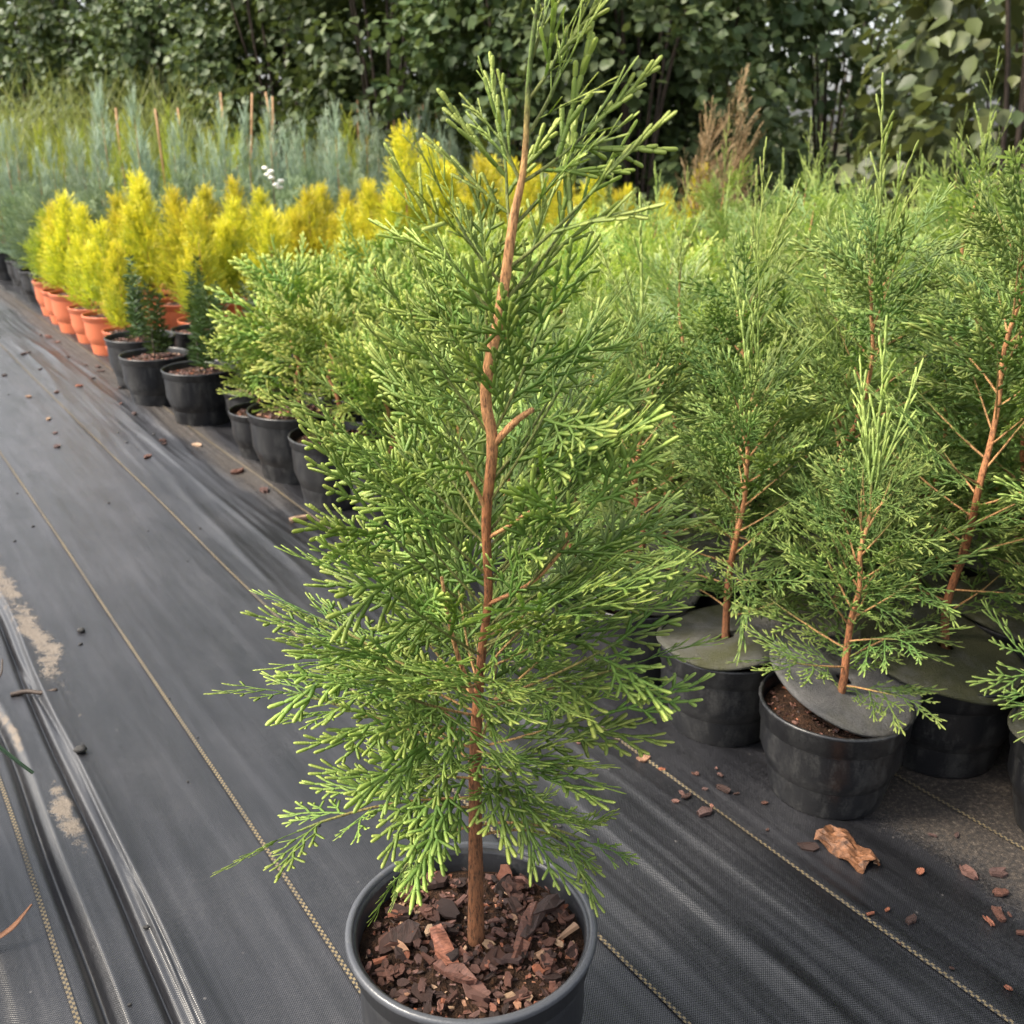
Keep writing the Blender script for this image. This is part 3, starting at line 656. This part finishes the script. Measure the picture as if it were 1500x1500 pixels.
def crown_plant(seed, H, z0, reach, n, G, mat, nf, fs, leaders=True):
    tp, br = thuja_branches(seed, H, z0, reach, n, G, mat, False, nf, fs)
    pl = [q for p, b in br for q in b]; r = np.random.default_rng(seed)
    V, Q, tpv, al = put(G, pl)
    if leaders:
        g2 = put(LEAD_M, top_leaders(tp, r, 5, H)); Q = np.vstack([Q, g2[1] + len(V)]); V = np.vstack([V, g2[0]]); tpv = np.append(tpv, g2[2]); al = np.append(al, g2[3])
    return trunk_mesh(tp, .006, .0016), mk('crown', V, Q, mats=[mat], attrs={'tip': tpv, 'along': al})
def potted(name, loc, rz, label, cat, group, pot, soil_, trunk, crown, s=1.0, extra=None):
    t = thing(name, loc, rz, label, cat, group, s)
    if pot: ob('pot', pot, t)
    if soil_: ob('soil', soil_, t)
    if trunk: ob('trunk', trunk, t)
    if crown: ob('crown', crown, t)
    return t
GL = [crown_plant(20 + k, h, .104, .11, 26, FAR, M_right, 6, .95) for k, h in enumerate((.60, .66, .54, .70))]
q = 0
for i, s_ in enumerate(np.arange(-.39, 1.08, .178)):
    for j, t_ in enumerate(np.arange(0, 2.0, .18)):
        if (j == 0 and s_ < .45) or (j == 1 and s_ < .42) or (j == 2 and s_ < .06) or s_ < -.3 and j < 4: continue
        g = GL[q % 4]; q += 1; jit = rng.normal(0, .01, 2)
        t = potted('potted_thuja', P(s_ + jit[0], t_ + jit[1]), rng.random() * TAU, 'green young thuja with upright leader packed deep in the block of green thujas', 'conifer', 'green thujas packed deep in the block', MP_RIGHT, None, g[0], g[1], rng.uniform(.86, 1.12) * float(np.interp(s_, [-.1, .25, .65], [1.06, .92, .62]) + np.interp(t_, [.4, .9], [0, .24]) * np.interp(s_, [.2, .6], [.3, 1])))
        if j < 4:
            d = ob('mulch_disc', DISCS[q % 4], t); d.location = (0, 0, .1225); d.color = (.2, 0, 0, 1)
        else: ob('soil', SOIL_F, t)

# ------------------------------------------------------------------ BROAD-SCALED LIGHT GREEN CONIFERS (middle)
DL = [crown_plant(40 + k, h, .13, .10, 13, DOL, M_dolab, 5, .95, False) for k, h in enumerate((.24, .28, .30))]
DF = [crown_plant(50 + k, h, .13, .12, 20, FAR, M_dolab, 6, 1.1, False) for k, h in enumerate((.30, .34, .27))]
front = [(1.03, -.02), (1.225, -.05), (1.42, -.056), (1.60, -.065)]
names = ['light green broad-scaled conifer in the black pot next to the green thuja block', 'light green broad-scaled conifer in the dusty grey-faced black pot', 'light green broad-scaled conifer with drooping lower sprays over its pot', 'light green broad-scaled conifer in the front-row pot nearest the dark yews']
for k, (s_, t_) in enumerate(front):
    g = DL[k % 3]; potted('potted_broad_scale_conifer', P(s_, t_), k * 1.9, names[k], 'conifer', 'light green conifers in the front row', MP_BLACK, SOIL[k % 3], g[0], g[1], (.95, 1, 1.08, .8)[k])
for i, s_ in enumerate((1.13, 1.33, 1.53, 1.73)):
    for j in range(1, 11):
        g = DL[(i * 2 + j) % 3] if j < 3 else (DF[(i * 2 + j) % 3] if j < 6 else GL[(i + j) % 4]); jit = rng.normal(0, .012, 2)
        potted('potted_broad_scale_conifer', P(s_ + (.1 if j % 2 else 0) + jit[0], -.05 + j * .19 + jit[1]), rng.random() * TAU, 'bushy light green conifer in the rows behind the front-row light green ones', 'conifer', 'light green conifers in the rows behind', MP_BLACK if j < 3 else MP_FAR, SOIL[j % 3] if j < 3 else SOIL_F, g[0], g[1], rng.uniform(.9, 1.15) * (1 if j < 6 else .8))

# ------------------------------------------------------------------ YEWS
def yew_crown(seed, H, z0):
    r = np.random.default_rng(seed); A = []
    shoots = [(0, 0, H)] + [(r.normal(0, .012), r.normal(0, .012), H * r.uniform(.55, .9)) for k in range(5)]
    for x, y, h in shoots:
        n = int(h / .0017)
        for k in range(n):
            f = k / n; z = z0 + .012 + h * f; a_ = r.random() * TAU; e = D2(r.uniform(-5, 40)); l = .030 * r.uniform(.7, 1.2) * (1 - .45 * f)
            d = np.array([math.cos(a_) * math.cos(e), math.sin(a_) * math.cos(e), math.sin(e)]); p = np.array([x * 1.3, y * 1.3, z]) 
            A.append((*p, *(p + d * l), *nrm(np.cross(d, [-.3, .2, 1]) + r.normal(0, .3, 3)),   .0050, .0034, .3 * f, .3 + .7 * f, 0))
    g = seg_geo(A, 2); V = g['V']
    tp = np.array([[0, 0, z0 - .006], [.001, 0, z0 + H * .4], [0, 0, z0 + H * .95]])
    tv = tube(tp[:2], [.003, .0015], 6); return mk('trunk', tv[0], tv[1], tv[2], [M_twig]), mk('crown', V, g['Q'], mats=[M_yew], attrs={'tip': g['tip'], 'along': g['along']})
YW = [yew_crown(60 + k, h, .13) for k, h in enumerate((.22, .24, .20))]
for k, (s_, t_, sc_) in enumerate(((1.80, -.01, .8), (1.985, -.085, 1.0), (2.235, -.13, .98), (2.47, -.105, 1.05), (2.06, .11, .95), (2.30, .08, .9), (2.53, .10, 1.0))):
    lab = ['small dark yew tucked behind the light green conifers', 'dark columnar yew in the front row, next to the light green conifers', 'dark columnar yew in the middle black pot of the front three', 'dark columnar yew next to the orange pots', 'dark yew in the second row of yews', 'dark yew in the second row of yews', 'dark yew in the second row of yews'][k]
    potted('potted_yew', P(s_, t_), k * 1.3, lab, 'yew', 'small dark yews', MP_BLACK, SOIL[k % 3], *YW[k % 3], sc_)

# ------------------------------------------------------------------ GOLDEN THUJAS
def plume_crown(seed, H, z0, lumps, G, nfr, fs, up=.8, rad=.07):
    """dense crown of several pointed lobes; fronds stand outwards and upwards from each lobe"""
    r = np.random.default_rng(seed); pl = []
    L = [(0, 0, 1.0, rad)] + [(rad * .75 * math.cos(a_), rad * .75 * math.sin(a_), r.uniform(.5, .88), rad * r.uniform(.5, .75)) for a_ in r.random(lumps) * TAU]
    for x, y, h, ra in L:
        hh = H * h; n = int(nfr * h * (ra / rad))
        for k in range(n):
            f = r.random() ** .8; a_ = r.random() * TAU; pr = (math.sin(math.pi * min(1, .12 + .8 * f) ** .8) ** .8 if f < .5 else (1 - f) * 1.75 + .02); q_ = ra * max(.02, pr) * math.sqrt(r.uniform(.15, 1)) * .62
            o_ = np.array([x * (1 - .2 * f) + q_ * math.cos(a_), y * (1 - .2 * f) + q_ * math.sin(a_), z0 + .015 + hh * .86 * f])
            X = nrm(np.array([math.cos(a_), math.sin(a_), 0]) * (1.05 - .55 * f) + np.array([0, 0, up + .5 * f]) + r.normal(0, .22, 3))
            pl.append((int(r.integers(len(G))), frame(X, nrm(r.normal(0, 1, 3)), fs * r.uniform(.6, 1.05) * (1 - .25 * f)), o_, -.25 + .5 * f + r.normal(0, .1)))
    return pl
def plume_plant(seed, H, z0, lumps, G, nfr, fs, mat, up=.8, rad=.07):
    pl = plume_crown(seed, H, z0, lumps, G, nfr, fs, up, rad); r = np.random.default_rng(seed)
    tp = smooth_path([[0, 0, z0 - .006], [r.normal(0, .004), r.normal(0, .004), z0 + .1], [0, 0, z0 + H * .8]], 3)
    return trunk_mesh(tp, .006, .0015), foliage_mesh('crown', G, pl, mat)
GD = [plume_plant(70 + k, h, .13, l, GOLD, 300, .9, M_gold, .75, ra) for k, (h, l, ra) in enumerate(((.36, 4, .070), (.32, 3, .066), (.40, 3, .062), (.34, 5, .074)))]
LM = [plume_plant(80 + k, h, .13, 6, GOLD, 260, 1.0, M_lime, .5, .09) for k, h in enumerate((.27, .30))]
glab = ['golden thuja in the orange pot nearest the dark yews', 'golden thuja in the second orange pot from the dark yews', 'golden thuja in the third orange pot from the dark yews', 'golden thuja in the fourth orange pot from the dark yews', 'golden thuja in the fifth orange pot from the dark yews']
for k, s_ in enumerate((2.82, 3.02, 3.26, 3.50, 3.72)):
    potted('potted_golden_thuja', P(s_, -.06), k * 2.2, glab[k], 'conifer', 'golden thujas along the path edge', MP_ORANGE, SOIL[k % 3], *GD[k % 4], (.78, .95, .9, 1.05, .92)[k])
potted('potted_lime_thuja', P(3.94, -.045), 1, 'greener thuja in the last orange pot beyond the golden ones', 'conifer', None, MP_ORANGE, SOIL[0], *LM[0], 1.0)
q = 0
for i, s_ in enumerate((2.74, 2.99, 3.24, 3.49, 3.74)):
    for j in range(1, 11):
        jit = rng.normal(0, .02, 2); q += 1; g = GD[int(rng.integers(4))]
        sc_ = rng.uniform(.85, 1.12) + (.32 if (j in (3, 4, 5, 6) and rng.random() < .45) else 0)
        potted('potted_golden_thuja', P(s_ + jit[0], -.06 + j * .245 + jit[1]), rng.random() * TAU, 'golden yellow thuja in the rows behind the path-edge orange pots', 'conifer', 'golden thujas in the rows behind', MP_ORANGE, SOIL_F if j > 2 else SOIL[q % 3], *g, sc_)

# ------------------------------------------------------------------ GREY-GREEN LOW SHRUBS, JUNIPERS, LIME CONIFERS (far rows)
BG = [plume_plant(90 + k, h, .13, 6, FAR, 150, .85, M_bluegreen, .35, .12) for k, h in enumerate((.26, .32, .30))]
q = 0
for s_ in (4.15, 4.38, 4.62):
    for j in range(0, 12):
        jit = rng.normal(0, .02, 2); q += 1
        potted('potted_grey_green_conifer', P(s_ + jit[0], -.03 + j * .23 + jit[1]), rng.random() * TAU, 'low spreading grey-green conifer between the golden thujas and the blue junipers', 'conifer', 'low grey-green conifers', MP_FAR, SOIL_F, *BG[q % 3], rng.uniform(.9, 1.2))
LF = [plume_plant(120 + k, h, .13, 3, JUN, 80, .95, M_lime, 1.6, .10) for k, h in enumerate((.60, .66))]
JN = [plume_plant(110 + k, h, .13, 2, JUN, 80, .95, M_blue, 2.6, .060) for k, h in enumerate((.66, .78, .58))]
q = 0
for s_ in (4.95, 5.2, 5.45, 5.7):
    for j in range(0, 15):
        jit = rng.normal(0, .025, 2); q += 1
        if s_ > 5.1 and rng.random() < .3:
            potted('potted_lime_conifer', P(s_ + jit[0], -.05 + j * .22 + jit[1]), rng.random() * TAU, 'lime green conifer standing in among the blue junipers', 'conifer', 'lime green conifers among the junipers', MP_FAR, SOIL_F, *LF[q % 2], rng.uniform(.9, 1.1)); continue
        potted('potted_juniper', P(s_ + jit[0], -.05 + j * .22 + jit[1]), rng.random() * TAU, 'wispy upright blue-grey juniper in the rows before the hedge', 'juniper', 'upright blue junipers', MP_FAR, SOIL_F, *JN[q % 3], rng.uniform(.85, 1.1))
q = 0
for s_ in (5.98, 6.3):
    for j in range(0, 13):
        jit = rng.normal(0, .03, 2); q += 1
        potted('potted_lime_conifer', P(s_ + jit[0], -.1 + j * .25 + jit[1]), rng.random() * TAU, 'upright lime green conifer behind the blue junipers', 'conifer', 'lime green conifers behind the junipers', MP_FAR, SOIL_F, *LF[q % 2], rng.uniform(.9, 1.1))
# bamboo canes
cane = tube(smooth_path([[0, 0, 0], [.002, 0, .3], [.004, .002, .6], [.004, .004, .98]], 2), np.full(7, .0065), 6)
ME_CANE = mk('bamboo_cane', *cane[:2], cane[2], [M_cane])
for k, (s_, t_) in enumerate(((6.12, .35), (6.14, .62), (6.12, .78), (6.15, 1.02), (6.13, 1.12), (6.12, 1.3), (6.15, 1.42), (6.12, 1.92), (6.14, 2.06), (6.12, 2.2), (6.15, 2.36), (6.13, 2.42), (6.1, 2.6), (6.14, 2.75))):
    o = ob('bamboo_cane', ME_CANE); o.location = P(s_, t_ + .45); o.rotation_euler = (rng.normal(0, .05), rng.normal(0, .06), rng.random() * 6); o.scale = (1, 1, rng.uniform(.84, .98))
    tag(o, 'thin tan bamboo cane sticking up among the blue junipers', 'cane', 'bamboo canes among the junipers')
# dry brown conifer
pd = plume_crown(130, .80, .13, 5, JUN, 70, 1.25, 1.5, .15)
td = thing('potted_dry_conifer', (.80, 4.55, 0), 0, 'dead brown conifer leaning over the golden thujas', 'conifer'); td.rotation_euler = (0, D2(9), 0)
ob('pot', MP_FAR, td); ob('soil', SOIL_F, td); ob('trunk', trunk_mesh(np.array([[0, 0, .12], [.004, 0, .3], [.006, .004, .45]]), .007, .003), td)
ob('crown', foliage_mesh('crown', JUN, pd, M_dead), td)

# ------------------------------------------------------------------ HEDGE, TREES, GRASS
def leaf_geo(L, Wd):
    """one ovate leaf, folded along the midrib, pointed tip"""
    return np.array([[0, 0, 0], [.22, .42, .05], [.55, .5, .07], [.85, .22, .03], [1.05, 0, -.06], [.85, -.22, .03], [.55, -.5, .07], [.22, -.42, .05], [.5, 0, -.03]]) * [L, Wd, L]
LEAF_T = np.array([[0, 8, 1], [1, 8, 2], [2, 8, 3], [3, 8, 4], [4, 8, 5], [5, 8, 6], [6, 8, 7], [7, 8, 0]])
def leaf_mass(r, pos, out, size, mat, name='foliage'):
    n = len(pos); X = nrm(out * .55 + r.normal(0, .55, (n, 3)) + np.array([0, 0, -.35])); Nn = nrm(out * .7 + np.array([0, 0, .75]) + r.normal(0, .38, (n, 3)))
    Y = nrm(np.cross(Nn, X)); Zz = np.cross(X, Y); g = leaf_geo(1, .85)
    sz = (size * r.uniform(.6, 1.2, n))[:, None, None]
    V = (g[None, :, 0:1] * X[:, None] + g[None, :, 1:2] * Y[:, None] + g[None, :, 2:3] * Zz[:, None]) * sz + pos[:, None]
    T = (np.arange(n) * 9)[:, None, None] + LEAF_T[None]
    tip = np.repeat(np.clip(r.normal(.4, .25, n), 0, 1), 9)
    return mk(name, V.reshape(-1, 3), None, T.reshape(-1, 3), [mat], smooth=True, attrs={'tip': tip})
def shrub_points(r, H, R, n, clumps):
    C = []
    for k in range(clumps):
        a_ = r.random() * TAU; z = H * r.uniform(.06, .97); q_ = R * math.sqrt(r.uniform(.2, 1)) * (1 - .35 * (z / H) ** 3)
        C.append([q_ * math.cos(a_), q_ * math.sin(a_), z, r.uniform(.16, .32) * R * 1.1])
    C = np.array(C); i = r.integers(clumps, size=n); d = nrm(r.normal(0, 1, (n, 3))); rr_ = C[i, 3] * r.uniform(.35, 1, n) ** .5
    pos = C[i, :3] + d * rr_[:, None] * [1, 1, .8]; pos[:, 2] = np.abs(pos[:, 2])
    return pos, nrm(nrm(pos * [1, 1, 0]) + d * .7), C
def shrub_lib(seed, H, R, n, clumps, size, mat):
    r = np.random.default_rng(seed); pos, out, C = shrub_points(r, H, R, n, clumps); fm = leaf_mass(r, pos, out, size, mat)
    stems = []
    for k in range(7):
        a_ = k / 7 * TAU + r.normal(0, .2); q_ = R * r.uniform(.3, .75)
        p = smooth_path([[.05 * math.cos(a_), .05 * math.sin(a_), -.06], [q_ * .35 * math.cos(a_), q_ * .35 * math.sin(a_), H * .35], [q_ * .8 * math.cos(a_ + .2), q_ * .8 * math.sin(a_ + .2), H * .7], [q_ * math.cos(a_ + .3), q_ * math.sin(a_ + .3), H * .98]], 4)
        V, Q, T = tube(p, np.linspace(.014, .004, len(p)), 6); stems.append(mk('stem', V, Q, T, [M_twig]))
    return stems, fm
def shrub(name, loc, rz, lib, label, cat, group, s=1.0):
    t = thing(name, loc, rz, label, cat, group, s)
    for m in lib[0]: ob('stem', m, t)
    ob('foliage', lib[1], t, kind='stuff'); return t
HL = [shrub_lib(140 + k, 2.5, .75, 6800, 100, .064, M_hedge) for k in range(3)]
path = np.array([(3.0, 4.55), (2.35, 5.0), (1.5, 5.9), (.75, 6.5), (0, 7.0), (-.9, 7.7), (-1.8, 8.5), (-2.8, 9.3), (-3.8, 10.1), (-4.9, 11.0), (-6.1, 12.0), (-7.4, 13.1), (-8.8, 14.2)])
for k, (x, y) in enumerate(path):
    if k in (0, 1, 2): continue
    shrub('hedge_shrub', (x, y, -.03), k * 1.7, HL[k % 3], 'tall dark green leafy shrub in the hedge behind the nursery rows', 'shrub', 'dark hedge shrubs', rng.uniform(.95, 1.1))
    shrub('hedge_shrub', (x + .55, y + .75, -.03), k * 2.9 + 1, HL[(k + 1) % 3], 'tall dark green leafy shrub in the second row of the hedge', 'shrub', 'dark hedge shrubs, second row', rng.uniform(1.05, 1.2))
# big-leaved shrub on the right: its front leaves are pieces of their own
HZ = shrub_lib(150, 2.3, .62, 1900, 60, .085, M_hedge2)
leafm = []
for k in range(4):
    g = leaf_geo(1, .85) * [1, 1, 1 + .4 * k]; leafm.append(mk('leaf', g, None, LEAF_T, [M_hedge2], attrs={'tip': np.full(9, .2 + .22 * k)}))
for kk, (x, y, lab) in enumerate(((2.05, 4.35, 'large-leaved hazel shrub rising behind the green thuja block, beside the gap'), (2.75, 4.0, 'large-leaved hazel shrub farther from the hedge gap'))):
    t = shrub('hazel_shrub', (x, y, -.03), kk * 2, HZ, lab, 'shrub', None, 1.0)
    r = np.random.default_rng(160 + kk)
    for k in range(280 if kk == 0 else 140):
        a_ = math.radians(-90 + r.uniform(-85, 85)) - kk * 2 - .4; z = r.uniform(.55, 2.2); q_ = .60 * r.uniform(.82, 1.1)
        o_ = np.array([q_ * math.cos(a_), q_ * math.sin(a_), z]); out = np.array([math.cos(a_), math.sin(a_), 0])
        X = nrm(out * .5 + r.normal(0, .5, 3) + [0, 0, -.5]); ob('leaf', leafm[k % 4], t, m4(frame(X, out * .8 + np.array([0, 0, .6]) + r.normal(0, .25, 3), .082 * r.uniform(.6, 1.15)), o_))
# lighter trees in the gap and beyond
TL = [shrub_lib(170 + k, 4.2, 1.5, 5200, 90, .10, M_tree) for k in range(2)]
for k, (x, y, s_) in enumerate(((2.3, 7.8, .8), (3.3, 7.2, .8), (4.6, 9.6, 1.0), (1.2, 10.6, .85), (6.6, 8.6, 1.0), (3.6, 12.5, 1.1))):
    shrub('pale_tree', (x, y, -.06), k * 1.3, TL[k % 2], 'pale green bushy tree standing beyond the gap in the hedge', 'tree', 'pale trees beyond the hedge', s_)
# tall grass at the far end of the path
def grass_mesh(seed, n, H, R):
    r = np.random.default_rng(seed); A = []
    for k in range(n):
        a_ = r.random() * TAU; q_ = R * math.sqrt(r.random()); p = np.array([q_ * math.cos(a_), q_ * math.sin(a_), -.03]); h = H * r.uniform(.5, 1.1); d = np.array([r.normal(0, .12), r.normal(0, .12), 1.]); b = r.normal(0, .16, 2)
        for j in range(4):
            e = p + d * h / 4; A.append((*p, *e, *nrm(np.array([r.normal(), r.normal(), .2])), .011 * (1 - .2 * j), .010 * (1 - .24 * j), j / 4, (j + 1) / 4, 0)); p = e; d = nrm(d + np.array([b[0], b[1], -.08 * j]))
    g = seg_geo(A, 2); return mk('tall_grass', g['V'], g['Q'], mats=[M_grass], attrs={'tip': g['tip'], 'along': g['along']})
for k in range(5):
    o = ob('tall_grass', grass_mesh(180 + k, 420, 1.15, .5), kind='stuff'); o.location = (-4.1 + k * .42, 7.9 + (k % 2) * .35 - k * .1 * 0, 0)
    tag(o, 'clump of tall pale green grass growing in front of the hedge', 'grass', 'tall grass clumps before the hedge')

# ------------------------------------------------------------------ LOOSE THINGS ON THE FABRIC
def on_ground(x, y, dz=0):
    d = np.array([x, y]) - O; return (x, y, float(ground_z(d @ U, d @ Wv)) + dz)
def pebble(seed, name, mat, sx=1, sy=.8, sz=.6):
    r = np.random.default_rng(seed); n, m = 9, 6; V = [[0, 0, -sz]]
    for i in range(1, m):
        for k in range(n):
            p_ = math.pi * i / m; a_ = k / n * TAU; V.append(np.array([sx * math.sin(p_) * math.cos(a_), sy * math.sin(p_) * math.sin(a_), -sz * math.cos(p_)]) * r.uniform(.8, 1.15))
    V.append([0, 0, sz]); T = [[0, 1 + (k + 1) % n, 1 + k] for k in range(n)] + [[len(V) - 1, 1 + (m - 2) * n + k, 1 + (m - 2) * n + (k + 1) % n] for k in range(n)]
    Q = [[1 + i * n + k, 1 + i * n + (k + 1) % n, 1 + (i + 1) * n + (k + 1) % n, 1 + (i + 1) * n + k] for i in range(m - 2) for k in range(n)]
    return mk(name, np.array(V), Q, T, [mat])
def loose(name, me, x, y, s, label, cat, group=None, dz=.0, rz=0.0, tilt=(0, 0)):
    o = ob(name, me); o.location = on_ground(x, y, dz); o.scale = (s, s, s) if not isinstance(s, tuple) else s; o.rotation_euler = (tilt[0], tilt[1], rz); return tag(o, label, cat, group)
loose('stone', pebble(1, 'stone', M_stone), -.526, 1.072, .0085, 'rounded black stone alone on the walkway fabric', 'stone', None, .004)
loose('stone', pebble(2, 'stone', M_stone), -.655, 1.40, .0065, 'small black stone beside the sand streak', 'stone', None, .003)
PB = [pebble(10 + k, 'soil_crumb', M_stone, 1, .7, .5) for k in range(4)]
for k in range(46):
    s_ = rng.uniform(-.25, 2.6); t_ = rng.uniform(-.95, -.12); p = st(s_, t_)
    loose('soil_crumb', PB[k % 4], p[0], p[1], rng.uniform(.0012, .0036) * (1 + .25 * max(0, s_)), 'tiny dark crumb of soil lying on the walkway fabric', 'crumb', 'soil crumbs scattered over the walkway', .001, rng.random() * 6)
for k in range(26):
    s_ = rng.uniform(1.7, 3.6); t_ = rng.uniform(-.55, -.17) if k % 3 else rng.uniform(-.25, -.16); p = st(s_, t_)
    loose('bark_flake', CH[k % 14], p[0], p[1], rng.uniform(.012, .032), 'dark bark flake lying on the walkway near the orange pots and yews', 'bark flake', 'bark flakes spilled beside the pots', .003, rng.random() * 6)
for k, (px, py) in enumerate(((.215, .955), (.195, .99), (.20, .985), (.315, .90), (.245, 1.00), (.42, .86), (.47, .86), (.49, .83), (.46, .79), (.485, .775), (.50, .86), (.475, .80), (.16, 1.06), (.385, .79))):
    loose('bark_flake', CH[(k * 5) % 14], px, py, rng.uniform(.010, .020), 'small reddish bark flake on the fabric before the felt-disc pots', 'bark flake', 'bark flakes before the felt-disc pots', .003, rng.random() * 6)
for k, (s_, t_) in enumerate(((1.35, -.165), (1.5, -.17), (1.75, -.18), (2.12, -.23), (1.15, -.17))):
    p = st(s_, t_); o = loose('wood_chip', CH[(k * 3) % 14], p[0], p[1], rng.uniform(.02, .035), 'pale wood chip lying against the front-row pots', 'wood chip', 'pale chips by the front-row pots', .003, rng.random() * 6)
for k in range(40):
    s_ = rng.uniform(-.55, .55); t_ = rng.uniform(-.19, -.07) if s_ > -.1 else rng.uniform(-.16, .12); p = st(s_, t_)
    loose('bark_flake', CH[k % 14], p[0], p[1], rng.uniform(.004, .009), 'tiny bark crumb on the dirty fabric beside the felt-disc pots', 'bark flake', 'tiny bark crumbs beside the felt-disc pots', .002, rng.random() * 6)
# big curled piece of bark in front of the slipped-disc pot
def curl(L, Wd, seed):
    r = np.random.default_rng(seed); n, m = 9, 7; V = []
    for side in (0, .0035):
        for i in range(n):
            for j in range(m):
                x = (i / (n - 1) - .5) * L * (1 + .08 * math.sin(j * 2.1)) + r.normal(0, .0012); y = (j / (m - 1) - .5); a_ = y * 2.2; V.append([x, math.sin(a_) * Wd * .55 * (1.1 - .35 * i / n), (1 - math.cos(a_)) * -Wd * .30 + Wd * .22 + .004 * math.sin(i * 1.3 + j) + r.normal(0, .0008) - side])
    Q = []
    k0 = n * m
    for i in range(n - 1):
        for j in range(m - 1): a_ = i * m + j; Q += [[a_, a_ + m, a_ + m + 1, a_ + 1], [k0 + a_, k0 + a_ + 1, k0 + a_ + m + 1, k0 + a_ + m]]
    rim = [j for j in range(m)] + [i * m + m - 1 for i in range(1, n)] + [(n - 1) * m + j for j in range(m - 2, -1, -1)] + [i * m for i in range(n - 2, 0, -1)]
    for k in range(len(rim)): a_, b = rim[k], rim[(k + 1) % len(rim)]; Q.append([a_, b, k0 + b, k0 + a_])
    return mk('bark_piece', V, Q, mats=[M_bigbark], smooth=False)
loose('bark_piece', curl(.062, .034, 3), .355, .893, 1.0, 'large curled piece of orange-brown bark at the foot of the slipped-disc pot', 'bark', None, .003, D2(-62))
# sticks by the sand streak
def stick(pts, r0, r1, mat, name): V, Q, T = tube(smooth_path(pts, 4), np.linspace(r0, r1, (len(pts) - 1) * 4 + 1), 6, True, .15); return mk(name, V, Q, T, [mat])
loose('twig', stick([[-.028, -.004, 0], [-.008, .002, .002], [.012, 0, .001], [.03, .006, .002]], .0036, .0026, M_twig, 'twig'), -.648, 1.215, 1, 'short dark twig lying across the end of the sand streak', 'twig', None, .004)
loose('twig', stick([[-.02, -.02, 0], [-.004, -.004, .01], [.004, .012, .016], [.0, .03, .03]], .0018, .001, M_twig, 'twig'), -.70, 1.22, 1, 'thin brown twig with bent tip beside the sheet folds', 'twig', None, .004)
# dry curled leaf and the strap-leaved plant beside the folds
def strap(pts, wid, name, mat, flat=False):
    P_ = smooth_path(pts, 6); n = len(P_); T_ = nrm(np.gradient(P_, axis=0)); S_ = nrm(np.cross(T_, [0.05, .1, 1])); N_ = np.cross(S_, T_); wv = wid * np.sin(np.pi * np.clip(np.linspace(.25, 1, n), 0, .985)) ** .8
    th = .0009
    V = np.concatenate([P_ + S_ * wv[:, None] / 2 + N_ * wid * .12, P_ - N_ * th, P_ - S_ * wv[:, None] / 2 + N_ * wid * .12, P_ + N_ * th]); i = np.arange(n - 1)
    Q = np.concatenate([np.stack([i + a_ * n, i + 1 + a_ * n, i + 1 + b * n, i + b * n], -1) for a_, b in ((0, 1), (1, 2), (2, 3), (3, 0))])
    return mk(name, V, Q, mats=[mat], attrs={'tip': np.tile(np.linspace(.1, 1, n), 4)})
loose('dry_leaf', strap([[-.035, -.012, .002], [-.012, -.012, .006], [.008, -.002, .012], [.020, .020, .022]], .010, 'dry_leaf', M_dry), -.475, .762, 1, 'curled brown dry leaf on the folded fabric edge', 'leaf', None, .004)
sp_ = thing('strap_leaved_plant', (-.66, .80, 0), 0, 'strap-leaved plant in a black pot past the folded fabric edge', 'plant')
ob('pot', MP_BLACK, sp_); ob('soil', SOIL[1], sp_)
for k, (a_, l) in enumerate(((-.12, .155), (.5, .16), (1.3, .2), (2.2, .2), (3.1, .18), (4.0, .2), (5.0, .16), (5.6, .16))):
    d = np.array([math.cos(a_), math.sin(a_), 0]); ob('leaf', strap([d * .012 + [0, 0, .125], d * l * .4 + [0, 0, .22], d * l * .8 + [0, 0, .19], d * l * 1.2 + [0, 0, .10]], .020, 'leaf', M_strap), sp_)
# white flowers among the golden rows
fl = thing('white_flower', P(4.05, .95), 0, 'small white flower spike between the golden thujas and the grey-green conifers', 'flower')
ob('stalk', stick([[0, 0, -.0], [.005, 0, .3], [.0, .01, .52]], .003, .002, M_twig, 'stalk'), fl)
for k in range(7): 
    b = ob('blossom', PB[k % 4] if False else pebble(70 + k, 'blossom', M_petal, 1, .8, .5), fl); b.scale = (.016,) * 3; b.location = (.02 * math.sin(k * 2) + k * .012 - .03, .01 * math.cos(k * 3), .55 - k * .014)
print('HI tris', HI_TRI, 'objects', len(bpy.data.objects), 'mesh tris', sum(len(m.loops) - 2 * len(m.polygons) for m in bpy.data.meshes))
